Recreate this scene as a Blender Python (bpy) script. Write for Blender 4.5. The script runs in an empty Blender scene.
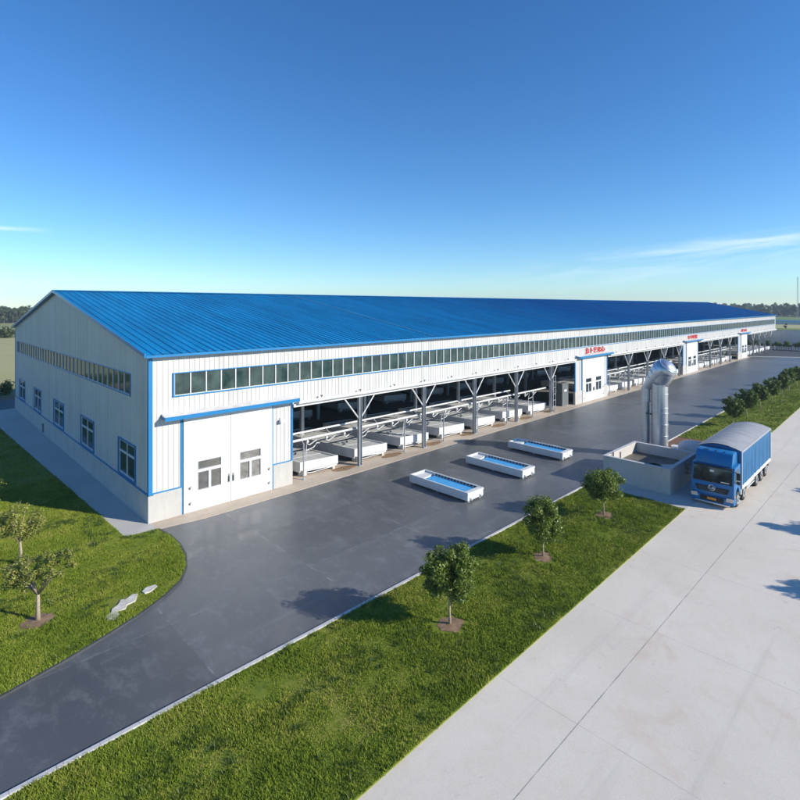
import bpy, bmesh, math, random
import numpy as np
from mathutils import Vector, Matrix
random.seed(7); np.random.seed(7)
S = bpy.context.scene
C = S.collection
PI = math.pi

# ------------------------------------------------------------------ materials
def new_mat(name):
    m = bpy.data.materials.new(name); m.use_nodes = True
    nt = m.node_tree; nt.nodes.clear()
    out = nt.nodes.new('ShaderNodeOutputMaterial')
    b = nt.nodes.new('ShaderNodeBsdfPrincipled')
    nt.links.new(b.outputs[0], out.inputs[0])
    return m, nt, b, out
def N(nt, t, **kw):
    n = nt.nodes.new(t)
    for k, v in kw.items():
        if k.startswith('i_'):
            n.inputs[k[2:].replace('_', ' ')].default_value = v
        else: setattr(n, k, v)
    return n
def noise(nt, scale, detail=4, rough=.55, vec=None, dist=0):
    n = N(nt, 'ShaderNodeTexNoise'); n.inputs['Scale'].default_value = scale
    n.inputs['Detail'].default_value = detail; n.inputs['Roughness'].default_value = rough
    n.inputs['Distortion'].default_value = dist
    if vec is not None: nt.links.new(vec, n.inputs['Vector'])
    return n
def ramp(nt, src, stops):
    r = N(nt, 'ShaderNodeValToRGB'); el = r.color_ramp.elements
    el[0].position, el[0].color = stops[0][0], tuple(stops[0][1]) + (1,)
    el[1].position, el[1].color = stops[-1][0], tuple(stops[-1][1]) + (1,)
    for p, c in stops[1:-1]:
        e = el.new(p); e.color = tuple(c) + (1,)
    nt.links.new(src, r.inputs[0]); return r
def g3(v): return (v, v, v)
def mixc(nt, a, b, fac, mode='MIX'):
    m = N(nt, 'ShaderNodeMix', data_type='RGBA', blend_type=mode)
    for i, s in ((6, a), (7, b)):
        if isinstance(s, (tuple, list)): m.inputs[i].default_value = tuple(s) + (1,)
        else: nt.links.new(s, m.inputs[i])
    if isinstance(fac, (int, float)): m.inputs[0].default_value = fac
    else: nt.links.new(fac, m.inputs[0])
    return m.outputs[2]
def math_(nt, op, a, b=None, c=None, clamp=False):
    m = N(nt, 'ShaderNodeMath', operation=op); m.use_clamp = clamp
    for i, s in enumerate((a, b, c)):
        if s is None: continue
        if isinstance(s, (int, float)): m.inputs[i].default_value = s
        else: nt.links.new(s, m.inputs[i])
    return m.outputs[0]
def geo_pos(nt, scale=None):
    g = N(nt, 'ShaderNodeNewGeometry')
    if scale is None: return g.outputs['Position']
    mp = N(nt, 'ShaderNodeMapping'); mp.inputs['Scale'].default_value = scale
    nt.links.new(g.outputs['Position'], mp.inputs[0]); return mp.outputs[0]
def bump(nt, b, src, strength=.3, dist=.02):
    n = N(nt, 'ShaderNodeBump'); n.inputs['Strength'].default_value = strength
    n.inputs['Distance'].default_value = dist
    nt.links.new(src, n.inputs['Height']); nt.links.new(n.outputs[0], b.inputs['Normal'])

def simple(name, col, rough=.5, metal=0, var=.12, scale=1.5, spec=.5, stretch=None, dirt=None, dirt_amt=.3):
    """painted / plain surface with mottling and optional streaky dirt"""
    m, nt, b, _ = new_mat(name)
    n = noise(nt, scale, 5, .6, geo_pos(nt, stretch) if stretch else geo_pos(nt))
    lo = tuple(c * (1 - var) for c in col); hi = tuple(min(1, c * (1 + var)) for c in col)
    c = ramp(nt, n.outputs[0], [(.3, lo), (.7, hi)]).outputs[0]
    if dirt:
        n2 = noise(nt, 1.1, 6, .7, geo_pos(nt, (2.2, 2.2, .35)))
        f = ramp(nt, n2.outputs[0], [(.48, g3(0)), (.8, g3(dirt_amt))]).outputs[0]
        c = mixc(nt, c, dirt, f)
    nt.links.new(c, b.inputs['Base Color'])
    b.inputs['Roughness'].default_value = rough; b.inputs['Metallic'].default_value = metal
    b.inputs['Specular IOR Level'].default_value = spec
    return m

M = {}
M['panel'] = simple('white_panel', (.60, .585, .565), .42, var=.05, scale=.5, dirt=(.5, .5, .47), dirt_amt=.35)
M['door_white'] = simple('door_white', (.68, .69, .70), .4, var=.02, dirt=(.48, .45, .39), dirt_amt=.4)
M['white'] = simple('white_paint', (.66, .665, .66), .45, var=.05, dirt=(.45, .42, .36), dirt_amt=.4)
M['trimblue'] = simple('blue_trim', (.012, .19, .44), .35, var=.08)
M['seam'] = simple('roof_seam', (.12, .27, .46), .5, var=.3, scale=2)
M['base'] = simple('rendered_base', (.50, .48, .45), .85, var=.1, scale=.9, dirt=(.36, .35, .32), dirt_amt=.6)
M['greysteel'] = simple('grey_steel', (.40, .42, .44), .45, .3, var=.12)
M['darksteel'] = simple('dark_steel', (.10, .11, .12), .6, .2, var=.2)
M['black'] = simple('black_rubber', (.02, .02, .02), .7, var=.2)
M['bedgrey'] = simple('bed_lid', (.55, .56, .56), .65, var=.14, scale=2.5, dirt=(.3, .28, .25), dirt_amt=.5)
M['soil'] = simple('soil', (.23, .15, .09), .95, var=.35, scale=5)
M['patchbrown'] = simple('patch_brown', (.27, .17, .09), .95, var=.3, scale=3)
M['redsoil'] = simple('red_soil', (.17, .085, .05), .95, var=.35, scale=4)
M['bark'] = simple('bark', (.36, .29, .21), .9, var=.3, scale=14)
M['darkbark'] = simple('dark_bark', (.09, .08, .06), .9, var=.3, scale=2)
M['stone'] = simple('pale_stone', (.58, .54, .47), .85, var=.25, scale=4)
M['truckblue'] = simple('truck_blue', (.005, .15, .38), .32, var=.08, dirt=(.16, .17, .17), dirt_amt=.35)
M['tarpblue'] = simple('tarp_blue', (.010, .115, .27), .6, var=.16, scale=2.2, stretch=(1, 1, .5))
M['chrome'] = simple('chrome', (.7, .7, .7), .25, 1, var=.05)
M['orange'] = simple('plate_orange', (.75, .3, .03), .5, var=.05)
M['amber'] = simple('lamp_glass', (.75, .62, .5), .12, var=.15, scale=9)
M['red'] = simple('sign_red', (.62, .02, .03), .5, var=.08)
M['pool'] = simple('blue_liner', (.05, .36, .72), .35, var=.14, scale=2.5, stretch=(3, .6, 1))
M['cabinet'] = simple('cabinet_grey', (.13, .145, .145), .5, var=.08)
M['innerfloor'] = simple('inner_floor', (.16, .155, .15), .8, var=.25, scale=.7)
M['darkasphalt'] = simple('dark_asphalt', (.055, .06, .065), .7, var=.2, scale=.6)
M['backroad'] = simple('back_road', (.09, .10, .11), .7, var=.15, scale=.5)
M['pale_building'] = simple('pale_building', (.6, .6, .58), .8, var=.1, scale=.2)
M['warehouse'] = simple('warehouse_grey', (.6, .62, .63), .6, var=.06, scale=.3)
M['teal'] = simple('teal_roof', (.05, .17, .25), .5, var=.1, scale=.2)
M['mast'] = simple('mast_grey', (.35, .38, .4), .6, var=.05)

def panel_streaks():
    nt = M['panel'].node_tree; b = [n for n in nt.nodes if n.type == 'BSDF_PRINCIPLED'][0]
    src = b.inputs['Base Color'].links[0].from_socket
    n = noise(nt, 1.0, 3, .6, geo_pos(nt, (3.1, 3.1, .06)))
    f = ramp(nt, n.outputs[0], [(.35, g3(.86)), (.5, g3(1.0)), (.65, g3(1.05))]).outputs[0]
    nt.links.new(mixc(nt, src, f, 1.0, 'MULTIPLY'), b.inputs['Base Color'])
def mk_tarp():
    m, nt, b, _ = new_mat('grey_tarp')
    n = noise(nt, 1.6, 6, .6, geo_pos(nt, (2.5, .6, 1)))
    c = ramp(nt, n.outputs[0], [(.3, (.26, .265, .28)), (.7, (.40, .405, .42))])
    nt.links.new(c.outputs[0], b.inputs['Base Color']); b.inputs['Roughness'].default_value = .75
    bump(nt, b, n.outputs[0], .6, .05); return m
M['tarpgrey'] = mk_tarp(); panel_streaks()

def mk_roof():
    m, nt, b, _ = new_mat('blue_roof')
    n = noise(nt, .35, 5, .6, geo_pos(nt, (1.6, .25, 1)))
    c = ramp(nt, n.outputs[0], [(.3, (.001, .155, .35)), (.7, (.002, .235, .50))]).outputs[0]
    n2 = noise(nt, 3.5, 3, .6, geo_pos(nt, (1, .3, 1)))
    f = ramp(nt, n2.outputs[0], [(.5, g3(0)), (.75, g3(.4))]).outputs[0]
    c = mixc(nt, c, (.03, .27, .56), f)
    n3 = noise(nt, 1.0, 4, .6, geo_pos(nt, (2.1, .07, 1))); c = mixc(nt, c, ramp(nt, n3.outputs[0], [(.35, g3(.84)), (.65, g3(1.1))]).outputs[0], 1.0, 'MULTIPLY')
    nt.links.new(c, b.inputs['Base Color'])
    b.inputs['Roughness'].default_value = .45; b.inputs['Specular IOR Level'].default_value = .2
    return m
M['roof'] = mk_roof()

def mk_glass(name, a, c_, sc=1.2):
    m, nt, b, _ = new_mat(name)
    n = noise(nt, sc, 3, .6, geo_pos(nt, (1, 1, .8)))
    c = ramp(nt, n.outputs[0], [(.35, a), (.65, c_)]).outputs[0]
    nt.links.new(c, b.inputs['Base Color'])
    b.inputs['Roughness'].default_value = .06; b.inputs['Specular IOR Level'].default_value = .7
    n2 = noise(nt, 1.3, 1); bump(nt, b, n2.outputs[0], .05, .05)
    return m
M['glass'] = mk_glass('window_glass', (.015, .035, .035), (.05, .095, .085))
M['doorglass'] = mk_glass('door_glass', (.02, .024, .026), (.05, .055, .06))
M['windscreen'] = mk_glass('windscreen', (.012, .014, .018), (.04, .045, .05), 2)

def mk_galv():
    m, nt, b, _ = new_mat('galvanised_duct')
    n = noise(nt, 2.2, 5, .6)
    c = ramp(nt, n.outputs[0], [(.3, (.50, .53, .56)), (.7, (.68, .70, .72))])
    nt.links.new(c.outputs[0], b.inputs['Base Color'])
    b.inputs['Metallic'].default_value = .85
    r = ramp(nt, n.outputs[0], [(.3, g3(.28)), (.7, g3(.42))])
    nt.links.new(r.outputs[0], b.inputs['Roughness']); return m
M['galv'] = mk_galv()

def mk_asphalt():
    m, nt, b, _ = new_mat('asphalt')
    p = geo_pos(nt)
    n1 = noise(nt, .11, 5, .6, p, .5)
    n2 = noise(nt, 1.15, 10, .8, geo_pos(nt, (1.1, .6, 1)), .15)
    n3 = noise(nt, 30, 4, .7, p)
    c = ramp(nt, n1.outputs[0], [(.3, (.088, .092, .097)), (.7, (.138, .142, .146))]).outputs[0]
    f = ramp(nt, n2.outputs[0], [(.50, g3(0)), (.58, g3(.22)), (.72, g3(.6))]).outputs[0]
    c = mixc(nt, c, (.27, .275, .28), f)
    f2 = ramp(nt, n2.outputs[0], [(.25, g3(.35)), (.42, g3(0))]).outputs[0]
    c = mixc(nt, c, (.06, .067, .08), f2)
    # long scuffs and drag marks
    wv = noise(nt, 1.0, 5, .6, geo_pos(nt, (.12, 1.6, 1)), .6)
    f3 = ramp(nt, wv.outputs[0], [(.58, g3(0)), (.72, g3(.25))]).outputs[0]
    c = mixc(nt, c, (.24, .24, .24), f3)
    # screed seams, broken up by noise
    sp = N(nt, 'ShaderNodeSeparateXYZ'); nt.links.new(p, sp.inputs[0])
    def seam(sock, per, off, w):
        t = math_(nt, 'MULTIPLY_ADD', sock, 1 / per, off)
        t = math_(nt, 'FRACT', t); t = math_(nt, 'SUBTRACT', t, .5); t = math_(nt, 'ABSOLUTE', t)
        return math_(nt, 'LESS_THAN', t, w / per)
    s = math_(nt, 'MAXIMUM', seam(sp.outputs[0], 6.2, .3, .035), seam(sp.outputs[1], 4.6, .15, .03))
    br = ramp(nt, noise(nt, .9, 4, .6, p).outputs[0], [(.48, g3(0)), (.6, g3(.55))]).outputs[0]
    c = mixc(nt, c, (.3, .3, .29), math_(nt, 'MULTIPLY', s, br))
    cx_ = math_(nt, 'FLOOR', math_(nt, 'MULTIPLY_ADD', sp.outputs[0], 1 / 6.2, .8)); cy_ = math_(nt, 'FLOOR', math_(nt, 'MULTIPLY_ADD', sp.outputs[1], 1 / 4.6, .65))
    cc = N(nt, 'ShaderNodeCombineXYZ'); nt.links.new(cx_, cc.inputs[0]); nt.links.new(cy_, cc.inputs[1])
    wn = N(nt, 'ShaderNodeTexWhiteNoise'); nt.links.new(cc.outputs[0], wn.inputs[0])
    c = mixc(nt, c, ramp(nt, wn.outputs[0], [(0, g3(.86)), (1, g3(1.10))]).outputs[0], 1.0, 'MULTIPLY')
    gr = ramp(nt, n3.outputs[0], [(.3, g3(.82)), (.7, g3(1.15))]).outputs[0]
    c = mixc(nt, c, gr, 1.0, 'MULTIPLY')
    nt.links.new(c, b.inputs['Base Color'])
    r = ramp(nt, n2.outputs[0], [(.3, g3(.30)), (.7, g3(.55))]).outputs[0]
    nt.links.new(r, b.inputs['Roughness'])
    b.inputs['Specular IOR Level'].default_value = .5
    bump(nt, b, n3.outputs[0], .12, .01)
    return m
M['asphalt'] = mk_asphalt()

def mk_conc(name, lo, hi, warm, joint_y=None, joint_x=None, rough=.8):
    m, nt, b, _ = new_mat(name)
    p = geo_pos(nt)
    n1 = noise(nt, .16, 6, .62, p, .4); n2 = noise(nt, 1.7, 7, .7, p, .8); n3 = noise(nt, 38, 3, .6, p)
    c = ramp(nt, n1.outputs[0], [(.3, lo), (.7, hi)]).outputs[0]
    f = ramp(nt, n2.outputs[0], [(.5, g3(0)), (.75, g3(.55))]).outputs[0]
    c = mixc(nt, c, warm, f)
    gr = ramp(nt, n3.outputs[0], [(.3, g3(.9)), (.7, g3(1.07))]).outputs[0]
    c = mixc(nt, c, gr, 1.0, 'MULTIPLY')
    n4 = noise(nt, 2.3, 3, .5, p)
    spots = ramp(nt, n4.outputs[0], [(.73, g3(0)), (.77, g3(.55))]).outputs[0]
    c = mixc(nt, c, (.2, .18, .15), spots)
    sp = N(nt, 'ShaderNodeSeparateXYZ'); nt.links.new(p, sp.inputs[0])
    wob = math_(nt, 'MULTIPLY_ADD', noise(nt, .8, 2).outputs[0], .08, -.04)
    br = ramp(nt, noise(nt, 1.4, 3, .6, p).outputs[0], [(.35, g3(.3)), (.6, g3(.8))]).outputs[0]
    for sock, per, off, w in [j for j in (joint_y and (sp.outputs[1],) + joint_y, joint_x and (sp.outputs[0],) + joint_x) if j]:
        t = math_(nt, 'ADD', sock, wob)
        t = math_(nt, 'ADD', t, -off); t = math_(nt, 'MULTIPLY', t, 1 / per)
        t = math_(nt, 'FRACT', math_(nt, 'ADD', t, .5)); t = math_(nt, 'ABSOLUTE', math_(nt, 'SUBTRACT', t, .5))
        l = math_(nt, 'LESS_THAN', t, w / per)
        c = mixc(nt, c, (.17, .165, .155), math_(nt, 'MULTIPLY', l, br))
    if joint_y:
        ck = noise(nt, .5, 6, .6, p, .9); t = math_(nt, 'ABSOLUTE', math_(nt, 'SUBTRACT', ck.outputs[0], .5))
        t = math_(nt, 'LESS_THAN', t, .0014); gate = ramp(nt, noise(nt, .23, 2, .5, p).outputs[0], [(.52, g3(0)), (.6, g3(.5))]).outputs[0]
        c = mixc(nt, c, (.22, .2, .17), math_(nt, 'MULTIPLY', t, gate))
        tk_ = noise(nt, 1.0, 4, .6, geo_pos(nt, (.05, 1.4, 1)), .2)   # faint wheel tracks along the road
        c = mixc(nt, c, (.36, .34, .31), ramp(nt, tk_.outputs[0], [(.56, g3(0)), (.70, g3(.2))]).outputs[0])
        st = noise(nt, .45, 5, .65, p, 1.0); c = mixc(nt, c, (.60, .44, .32), ramp(nt, st.outputs[0], [(.58, g3(0)), (.75, g3(.5))]).outputs[0])
        b.inputs['Specular IOR Level'].default_value = .25
    nt.links.new(c, b.inputs['Base Color']); b.inputs['Roughness'].default_value = rough
    bump(nt, b, n2.outputs[0], .08, .02)
    return m
M['road'] = mk_conc('concrete_road', (.64, .575, .485), (.76, .69, .59), (.66, .55, .43), (5.6, 7.1, .014), (6.0, 2, .006))
M['walk'] = mk_conc('pavement', (.48, .455, .415), (.60, .57, .52), (.54, .48, .41), None, (3.0, 1, .012))
M['apron'] = mk_conc('sandy_apron', (.46, .375, .29), (.58, .49, .39), (.40, .28, .18))
M['kerb'] = mk_conc('kerb_stone', (.52, .51, .49), (.62, .61, .59), (.5, .46, .4), None, (1.0, 0, .01))
M['tankconc'] = mk_conc('tank_concrete', (.46, .435, .40), (.58, .55, .50), (.40, .37, .32))
M['sludge'] = simple('sludge', (.13, .115, .09), .6, var=.5, scale=1.3)

def mk_grass(name, stops, sc=1.0):
    m, nt, b, _ = new_mat(name)
    n1 = noise(nt, .35 * sc, 5, .6, geo_pos(nt)); n2 = noise(nt, 5 * sc, 4, .6, geo_pos(nt))
    a = math_(nt, 'MULTIPLY_ADD', n2.outputs[0], .5, math_(nt, 'MULTIPLY', n1.outputs[0], .5))
    c = ramp(nt, a, stops).outputs[0]
    nt.links.new(c, b.inputs['Base Color']); b.inputs['Roughness'].default_value = .8
    b.inputs['Specular IOR Level'].default_value = .2
    return m
M['lawn'] = mk_grass('lawn_ground', [(.35, (.10, .14, .012)), (.5, (.16, .20, .02)), (.65, (.24, .23, .05))])
M['blades'] = mk_grass('grass_blades', [(.36, (.12, .185, .014)), (.5, (.22, .285, .026)), (.64, (.37, .37, .07))])
M['field'] = mk_grass('field', [(.3, (.17, .20, .065)), (.5, (.27, .28, .10)), (.7, (.36, .33, .15))], .12)
M['tanfield'] = mk_grass('tan_field', [(.3, (.34, .33, .14)), (.7, (.46, .42, .2))], .2)
M['greenfield'] = mk_grass('green_field', [(.3, (.11, .18, .04)), (.7, (.19, .26, .07))], .2)

def mk_leaf(name, a, c_, e):
    m, nt, b, out = new_mat(name)
    g = N(nt, 'ShaderNodeNewGeometry')
    c = ramp(nt, g.outputs['Random Per Island'], [(0, a), (.6, c_), (1, e)]).outputs[0]
    nt.links.new(c, b.inputs['Base Color']); b.inputs['Roughness'].default_value = .42
    b.inputs['Specular IOR Level'].default_value = .45
    tr = N(nt, 'ShaderNodeBsdfTranslucent'); nt.links.new(mixc(nt, c, (.16, .26, .03), .5), tr.inputs[0])
    mx = N(nt, 'ShaderNodeMixShader'); mx.inputs[0].default_value = .28
    nt.links.new(b.outputs[0], mx.inputs[1]); nt.links.new(tr.outputs[0], mx.inputs[2])
    nt.links.new(mx.outputs[0], out.inputs[0]); return m
M['leaf'] = mk_leaf('leaf', (.06, .10, .010), (.14, .20, .022), (.30, .36, .06))
M['leafdark'] = mk_leaf('leaf_dark', (.045, .085, .012), (.085, .14, .02), (.17, .22, .035))
M['leafpale'] = mk_leaf('leaf_pale', (.14, .17, .03), (.26, .28, .05), (.46, .43, .12))
M['leafwood'] = mk_leaf('leaf_wood', (.04, .06, .018), (.075, .10, .03), (.13, .15, .05))

# ------------------------------------------------------------------ mesh helpers
class MB:
    def __init__(s): s.v = []; s.f = []; s.p = []
    def add(s, vs, fs):
        o = len(s.v); s.p.append((list(vs), list(fs))); s.v += [tuple(v) for v in vs]; s.f += [tuple(i + o for i in f) for f in fs]; return s
    def box(s, x0, x1, y0, y1, z0, z1):
        vs = [(x, y, z) for z in (z0, z1) for y in (y0, y1) for x in (x0, x1)]
        return s.add(vs, [(0, 2, 3, 1), (4, 5, 7, 6), (0, 1, 5, 4), (2, 6, 7, 3), (0, 4, 6, 2), (1, 3, 7, 5)])
    def bar(s, a, b, r, n=8, r2=None, caps=True):
        a = Vector(a); b = Vector(b); d = (b - a).normalized()
        u = d.orthogonal().normalized(); w = d.cross(u); r2 = r if r2 is None else r2
        vs = []
        for p, rr in ((a, r), (b, r2)):
            for k in range(n):
                t = 2 * PI * k / n; vs.append(p + u * math.cos(t) * rr + w * math.sin(t) * rr)
        fs = [(k, (k + 1) % n, n + (k + 1) % n, n + k) for k in range(n)]
        if caps: fs += [tuple(range(n - 1, -1, -1)), tuple(range(n, 2 * n))]
        return s.add(vs, fs)
    def tube(s, pts, rs, n=10):
        pts = [Vector(p) for p in pts]
        if not isinstance(rs, (list, tuple)): rs = [rs] * len(pts)
        vs = []; u = None
        for i, p in enumerate(pts):
            d = ((pts[min(i + 1, len(pts) - 1)] - p).normalized() + (p - pts[max(i - 1, 0)]).normalized())
            if d.length < 1e-6: d = pts[min(i + 1, len(pts) - 1)] - pts[max(i - 1, 0)]
            d.normalize()
            if u is None: u = d.orthogonal().normalized()
            u = (u - d * u.dot(d)).normalized(); w = d.cross(u)
            for k in range(n):
                t = 2 * PI * k / n; vs.append(p + u * math.cos(t) * rs[i] + w * math.sin(t) * rs[i])
        fs = []
        for i in range(len(pts) - 1):
            for k in range(n): fs.append((i * n + k, i * n + (k + 1) % n, (i + 1) * n + (k + 1) % n, (i + 1) * n + k))
        fs += [tuple(range(n - 1, -1, -1)), tuple(range((len(pts) - 1) * n, len(pts) * n))]
        return s.add(vs, fs)
    def prism(s, poly, a0, a1, axis='z'):
        n = len(poly)
        def P(p, a):
            return {'z': (p[0], p[1], a), 'y': (p[0], a, p[1]), 'x': (a, p[0], p[1])}[axis]
        vs = [P(p, a0) for p in poly] + [P(p, a1) for p in poly]
        fs = [(i, (i + 1) % n, n + (i + 1) % n, n + i) for i in range(n)]
        fs += [tuple(range(n - 1, -1, -1)), tuple(range(n, 2 * n))]
        return s.add(vs, fs)
    def quad(s, a, b, c, d): return s.add([a, b, c, d], [(0, 1, 2, 3)])
    def disc(s, c, r, n=20, z=0, jit=0):
        vs = [(c[0] + math.cos(2 * PI * k / n) * r * (1 + random.uniform(-jit, jit)), c[1] + math.sin(2 * PI * k / n) * r * (1 + random.uniform(-jit, jit)), z) for k in range(n)]
        return s.add(vs, [tuple(range(n))])
    def build(s, name, mat, parent=None, bevel=0, smooth=False, fix=True):
        me = bpy.data.meshes.new(name); me.from_pydata(s.v, [], s.f)
        if fix or bevel:
            bm = bmesh.new(); bm.from_mesh(me)
            bmesh.ops.recalc_face_normals(bm, faces=bm.faces)
            if bevel:
                es = [e for e in bm.edges if len(e.link_faces) == 2 and e.calc_face_angle(0) > .5]
                bmesh.ops.bevel(bm, geom=es, offset=bevel, segments=2, profile=.6, affect='EDGES', clamp_overlap=True)
            bm.to_mesh(me); bm.free()
        me.materials.append(M[mat] if isinstance(mat, str) else mat)
        if smooth:
            me.polygons.foreach_set('use_smooth', [True] * len(me.polygons))
        me.update()
        o = bpy.data.objects.new(name, me); C.objects.link(o)
        if smooth == 'auto' and hasattr(me, 'set_sharp_from_angle'): me.set_sharp_from_angle(angle=math.radians(35))
        if parent: o.parent = parent
        return o
def each(m, name, mat, parent=None, **k):
    return [MB().add(v, f).build(name, mat, parent, **k) for v, f in m.p]
def tag(o, label=None, cat=None, group=None, kind=None):
    if label: o['label'] = label
    if cat: o['category'] = cat
    if group: o['group'] = group
    if kind: o['kind'] = kind
    return o
def empty(name, loc, label, cat, group=None, rz=0):
    o = bpy.data.objects.new(name, None); C.objects.link(o); o.location = loc; o.rotation_euler.z = rz
    o.empty_display_size = .3
    return tag(o, label, cat, group)
def children(o): return [c for c in bpy.data.objects if c.parent == o]
def copy_tree(o, parent=None):
    c = o.copy(); C.objects.link(c)
    if parent: c.parent = parent
    for ch in children(o): copy_tree(ch, c)
    return c
def struct(o, label=None): 
    o['kind'] = 'structure'
    if label: o['label'] = label
    return o
def np_mesh(name, V, nper, mat, parent=None):
    """V: (k*nper,3) verts, faces of nper verts each"""
    k = len(V) // nper
    me = bpy.data.meshes.new(name); me.vertices.add(len(V)); me.vertices.foreach_set('co', V.astype(np.float32).ravel())
    me.loops.add(len(V)); me.loops.foreach_set('vertex_index', np.arange(len(V), dtype=np.int32))
    me.polygons.add(k); me.polygons.foreach_set('loop_start', np.arange(0, k * nper, nper, dtype=np.int32))
    me.update(calc_edges=True); me.validate(); me.materials.append(M[mat])
    o = bpy.data.objects.new(name, me); C.objects.link(o)
    if parent: o.parent = parent
    return o

ORD = ['first', 'second', 'third', 'fourth', 'fifth', 'sixth', 'seventh', 'eighth', 'ninth', 'tenth', 'eleventh', 'twelfth', 'thirteenth', 'fourteenth', 'fifteenth', 'sixteenth']

# ------------------------------------------------------------------ ground and roads
struct(MB().quad((-1500, -1500, -.08), (1800, -1500, -.08), (1800, 1800, -.08), (-1500, 1800, -.08)).build('ground', 'field'))
def kerbY(x): return 16.0 + .010 * (x - 20)
def roadY(x): return 9.85 + .016 * (x - 15)
struct(MB().prism([(-40, 15.5), (33, kerbY(33)-.3), (150, kerbY(150)-.3), (147.8, 21), (142, 29.6), (150, 34), (9.5, 30.2), (-40, 30.2)], -.05, 0).build('asphalt_yard', 'asphalt'))
struct(MB().prism([(142.4, 29.6), (147.8, 21), (150, kerbY(150)), (150.9, kerbY(150)), (148.7, 21.2), (143.3, 29.8)], -.04, .05).build('yard_edge_strip', 'kerb'))
struct(MB().prism([(143.3, 29.9), (148.8, 21.2), (151, 10), (230, 10), (230, 76), (143.3, 76)], -.05, -.012).build('service_yard', 'darkasphalt'))
struct(MB().prism([(-60, -40), (230, -40), (230, roadY(150)+.2), (150, roadY(150)), (33.2, roadY(33.2)+.05), (-60, roadY(-60))], -.05, .008).build('concrete_road', 'road'))
struct(MB().prism([(33.25, roadY(33) - .05), (46.6, roadY(46) - .05), (46.6, kerbY(46)), (33.25, kerbY(33))], -.04, .02).build('concrete_pad', 'walk'))
struct(MB().prism([(46.6, roadY(46.6)), (51.5, roadY(51.5)), (51, kerbY(51) - .12), (46.6, kerbY(46.6) - .12)], -.04, .035).build('soil_bed', 'redsoil'))
# pavement along the gable, apron before the front
struct(MB().prism([(8.5, 29.03), (10.07, 28.9), (10.07, 30.05), (9.9, 73.9), (7.0, 73.9)], -.04, .03).build('gable_pavement', 'walk'))
struct(MB().prism([(10.07, 28.9), (12.5, 28.55), (19, 28.6), (30, 28.8), (60, 29.0), (142, 29.4), (142, 31.2), (10.07, 31.2)], -.04, .026).build('front_apron', 'apron'))
struct(MB().prism([(-40, 71.2), (8, 71.2), (10, 73.75), (10, 74.2), (-40, 74.2)], -.04, .02).build('back_pavement', 'walk'))
struct(MB().prism([(-120, 74.2), (180, 74.2), (180, 81.5), (-120, 81.5)], -.04, -.01).build('back_road', 'backroad'))
struct(MB().prism([(-120, 81.5), (180, 81.5), (180, 85), (-120, 85)], -.05, -.02).build('soil_verge', 'soil'))
# hall floor
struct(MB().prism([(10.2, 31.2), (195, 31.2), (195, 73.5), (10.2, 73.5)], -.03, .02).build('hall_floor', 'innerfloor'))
# far fields
struct(MB().quad((-300, 96, -.05), (150, 96, -.05), (150, 235, -.05), (-300, 235, -.05)).build('stubble_field', 'tanfield'))
struct(MB().quad((330, -100, -.03), (420, -100, -.03), (420, 260, -.03), (330, 260, -.03)).build('tan_field', 'tanfield'))
struct(MB().quad((430, -200, -.02), (620, -200, -.02), (620, 420, -.02), (430, 420, -.02)).build('green_field', 'greenfield'))
struct(MB().quad((240, -100, -.03), (326, -100, -.03), (326, 260, -.03), (240, 260, -.03)).build('meadow', 'greenfield'))

# lawns
lawnL = [(-60, 71.2), (7.0, 71.2), (8.5, 29.03), (10.05, 28.85), (10.22, 27.6), (10.18, 26.3), (9.95, 25.0), (9.5, 23.8), (8.86, 22.8), (7.9, 22.05), (6.9, 21.5), (5.6, 20.95), (4.2, 20.45), (2.5, 19.95), (0, 19.4), (-4, 18.9), (-60, 18.6)]
stripA = [(-30, roadY(-30)), (33.2, roadY(33.2)), (33.2, kerbY(33.2) - .15), (-30, kerbY(-30) - .15)]
stripB = [(51.5, roadY(51.5)), (149, roadY(149)), (149, kerbY(149) - .15), (51, kerbY(51) - .15)]
LZ = .055
struct(MB().prism(lawnL, -.05, LZ).build('lawn', 'lawn'), 'green lawn beside the gable wall')
struct(MB().prism(stripA, -.05, LZ).build('grass_strip', 'lawn'), 'near green strip between asphalt and concrete road')
struct(MB().prism(stripB, -.05, LZ).build('grass_strip', 'lawn'), 'far green strip between asphalt and concrete road')
# kerbs
kb = MB()
kb.prism([(-30, kerbY(-30) - .15), (33.2, kerbY(33.2) - .15), (33.2, kerbY(33.2)), (-30, kerbY(-30))], -.03, .10)
struct(kb.build('kerb', 'kerb', bevel=.015))
kb = MB(); kb.prism([(46.6, kerbY(46.6) - .12), (149, kerbY(149) - .15), (149, kerbY(149)), (46.6, kerbY(46.6))], -.03, .10)
struct(kb.build('kerb', 'kerb', bevel=.015))
kb = MB()
cur = lawnL[3:16]
for a, b in zip(cur[:-1], cur[1:]):
    d = Vector((b[0] - a[0], b[1] - a[1])).normalized(); nrm = Vector((-d.y, d.x)) * .09
    kb.prism([(a[0], a[1]), (b[0], b[1]), (b[0] + nrm.x, b[1] + nrm.y), (a[0] + nrm.x, a[1] + nrm.y)], -.03, .07)
struct(kb.build('lawn_edging', 'darkasphalt'))

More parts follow.
